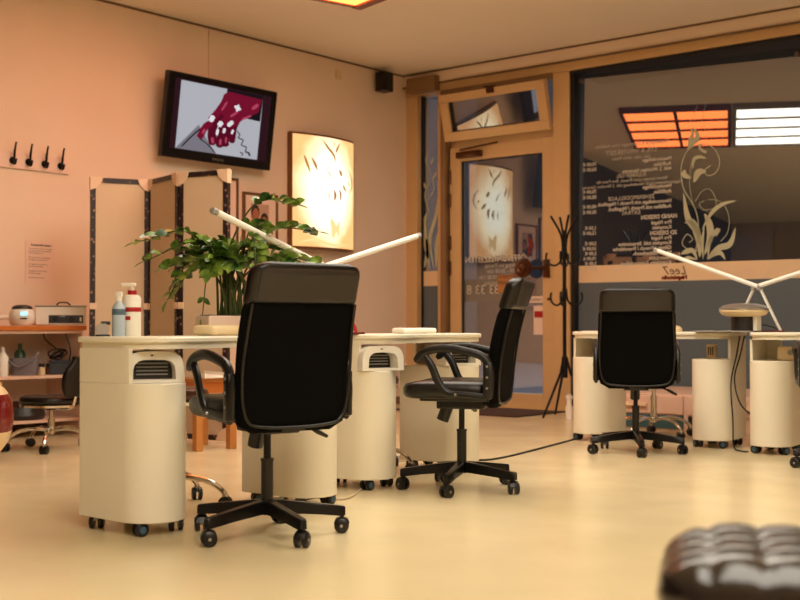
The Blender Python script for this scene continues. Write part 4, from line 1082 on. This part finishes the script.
def stem_to(px, py, dep=0, droop=0, bx=None, nl=9, start=.35, L=.070):
    bx = rnd.uniform(-.07, .07) if bx is None else bx
    base = Vector((0, 0, .085)) + rz_inv @ (RT * bx) + Vector((0, rnd.uniform(-.03, .03), 0))
    tip = (RT * ((px - 222) * SC) + Vector((FW.x, FW.y, 0)).normalized() * dep); tip = rz_inv @ tip; tip.z = (.79 + (325 - py) * SC) - .745
    H_ = max(tip.z, .28) + droop
    c1 = base + Vector(((tip.x - base.x) * .12, (tip.y - base.y) * .12, (H_ - base.z) * .6)); c2 = base + Vector(((tip.x - base.x) * .5, (tip.y - base.y) * .5, (H_ - base.z) * 1.02))
    Q = spline([base, c1, c2, tip], 7); n = len(Q)
    stems.tube(Q, [.006 * (1 - .75 * i / (n - 1)) + .0008 for i in range(n)], 6)
    for k in range(nl):
        u = start + (1 - start) * (k + .3) / nl; i = min(n - 2, int(u * (n - 1))); p = Q[i].lerp(Q[i + 1], u * (n - 1) - i); tg = (Q[i + 1] - Q[i]).normalized()
        side = tg.cross(Vector((0, 0, 1)));
        if side.length < .2: side = Vector((1, 0, 0))
        side.normalize(); up = side.cross(tg).normalized()
        for sg in (1, -1):
            dr = tg * .65 + side * sg * .8 + up * rnd.uniform(.0, .4) + Vector((rnd.uniform(-.25, .25), rnd.uniform(-.25, .25), rnd.uniform(-.25, .25)))
            add_leaf(p, dr, up * .45 + Vector((rnd.uniform(-.9, .9), rnd.uniform(-.9, .9), rnd.uniform(0, .3))), L * rnd.uniform(.75, 1.1) * (1 - .25 * abs(u - .75)), L * .62)
    add_leaf(Q[-1], Q[-1] - Q[-2], Vector((0, 0, 1)), L * .9, L * .5)
for a in [(123, 243, -.05, .04), (150, 300, .05, .12), (135, 262, -.12, .08), (150, 268, 0, .03), (165, 262, .1, 0), (175, 252, -.1, 0), (190, 262, -.2, 0), (188, 250, .1, 0), (200, 262, -.15, .02), (210, 248, 0, 0),
          (222, 268, -.2, .02), (232, 258, .12, 0), (240, 250, -.1, 0), (255, 262, -.05, 0), (278, 204, .05, 0), (246, 228, .1, 0), (300, 232, .0, 0), (285, 268, -.1, .02), (300, 262, .12, .02), (245, 300, -.15, .1), (172, 280, -.2, .06),
          (160, 285, .1, .1), (200, 275, -.22, .04), (268, 250, .1, 0), (182, 265, .18, 0)]:
    stem_to(a[0], a[1], a[2] * .8 + .05, a[3], nl=9, start=.5 if a[1] > 230 else .62)
stem_to(247, 317, -.14, .14, bx=.04, nl=10, start=.5, L=.04); stem_to(192, 318, -.1, .12, bx=-.08, nl=4, start=.55, L=.045)
stems.build('stems', 'stem_green', t)
leaves.build('foliage', 'leaf_green', t, ang=80)

# ------------------------------------------------------------------ tufted leather stool in the foreground
t = thing('tufted_footstool', 'black quilted leather footstool, blurred in the lower right foreground', 'footstool', CAM + Vector((FW.x, FW.y, 0)) * 1.50 + RT * .633 - Vector((0, 0, .79)), A40 - R(14))
NX, NY = 73, 40; W_, D_ = .30, .17
b = MB(); top = []
def cell(u, n): return abs(math.sin(PI * u * n)) ** .3
for j in range(NY + 1):
    row = []
    for i in range(NX + 1):
        u, v = i / NX, j / NY; x = -W_ + 2 * W_ * u; y = -D_ + 2 * D_ * v
        ex = max(0, abs(x) - (W_ - .1)) / .1; ey = max(0, abs(y) - (D_ - .08)) / .08
        drop = .05 * (1 - math.sqrt(max(0, 1 - min(1, ex * ex + ey * ey))))
        puff = .013 * (cell(u, 9) * cell(v, 5)) * (1 - min(1, ex * ex + ey * ey) * .3)
        r_ = math.hypot(ex, ey)
        if r_ > 1: x = math.copysign(W_ - .1 + .1 * ex / r_, x) if ex > 0 else x; y = math.copysign(D_ - .08 + .08 * ey / r_, y) if ey > 0 else y
        row.append(b.b.verts.new((x, y, (.505 - drop + puff))))
    top.append(row)
for j in range(NY):
    for i in range(NX): b.b.faces.new((top[j][i], top[j][i + 1], top[j + 1][i + 1], top[j + 1][i]))
edge = top[0] + [r[-1] for r in top[1:]] + top[-1][-2::-1] + [r[0] for r in top[-2:0:-1]]
low = [b.b.verts.new((v.co.x * .97, v.co.y * .96, .412)) for v in edge]; n = len(edge)
for k in range(n): b.b.faces.new((edge[k], low[k], low[(k + 1) % n], edge[(k + 1) % n]))
b.b.faces.new(low)
b.build('cushion', 'tufted', t, ang=180)
MB().cyl((.05, 0, .02), (.05, 0, .413), .025, 16).build('column', 'chrome', t)
MB().lathe([(0, 0), (.17, 0), (.17, .012), (.04, .03), (0, .03)], 28, c=(.05, 0)).build('foot', 'chrome', t)

# ------------------------------------------------------------------ street outside
struct(MB().box(-12, 22, 9.62, 30, -.2, -.05).build('ground_street', 'outside_ground', smooth=False))
t = thing('building', 'dark building across the street seen through the glass', 'building', (0, 22, -.05))
MB().box(-16, 26, 0, 4, 0, 9).build('facade', 'outside_wall', t, smooth=False)
t2 = thing('building', 'pale grey building across the street, seen through the narrow sidelight', 'building', (-13, 20, -.05))
MB().box(-6, 4.6, 0, 1.9, 0, 8).build('facade', 'outside_pale', t2, smooth=False)
for k in range(7):
    MB().box(-11 + k * 4, -9.4 + k * 4, -.06, 0, 1.0, 2.6).build('window', 'dark_box', t, smooth=False)

# ------------------------------------------------------------------ light: dusk sky only; the luminous ceiling and an added lamp bank do the rest
w = bpy.data.worlds.new('world'); S.world = w; w.use_nodes = True
bg = w.node_tree.nodes['Background']; bg.inputs[0].default_value = (.6, .66, .75, 1); bg.inputs[1].default_value = 1.1
# unseen lamp bank added above the camera to brighten the foreground floor
t = thing('ceiling_light', 'broad white fill lamp bank added above the camera, out of view', 'ceiling light', (8.2, 0.9, 3.27))
MB().box(-2.1, 2.1, -1.3, 1.3, 0, .055).build('housing', 'grey_plastic', t, smooth=False)
MB().box(-2.05, 2.05, -1.25, 1.25, -.012, 0).build('diffuser', 'panel_white', t, smooth=False)

S.view_settings.view_transform = 'Standard'; S.view_settings.look = 'None'; S.view_settings.gamma = 1; S.view_settings.exposure = .72
S.view_settings.use_curve_mapping = False
for o in bpy.data.objects:
    if 'part_index' in o: del o['part_index']
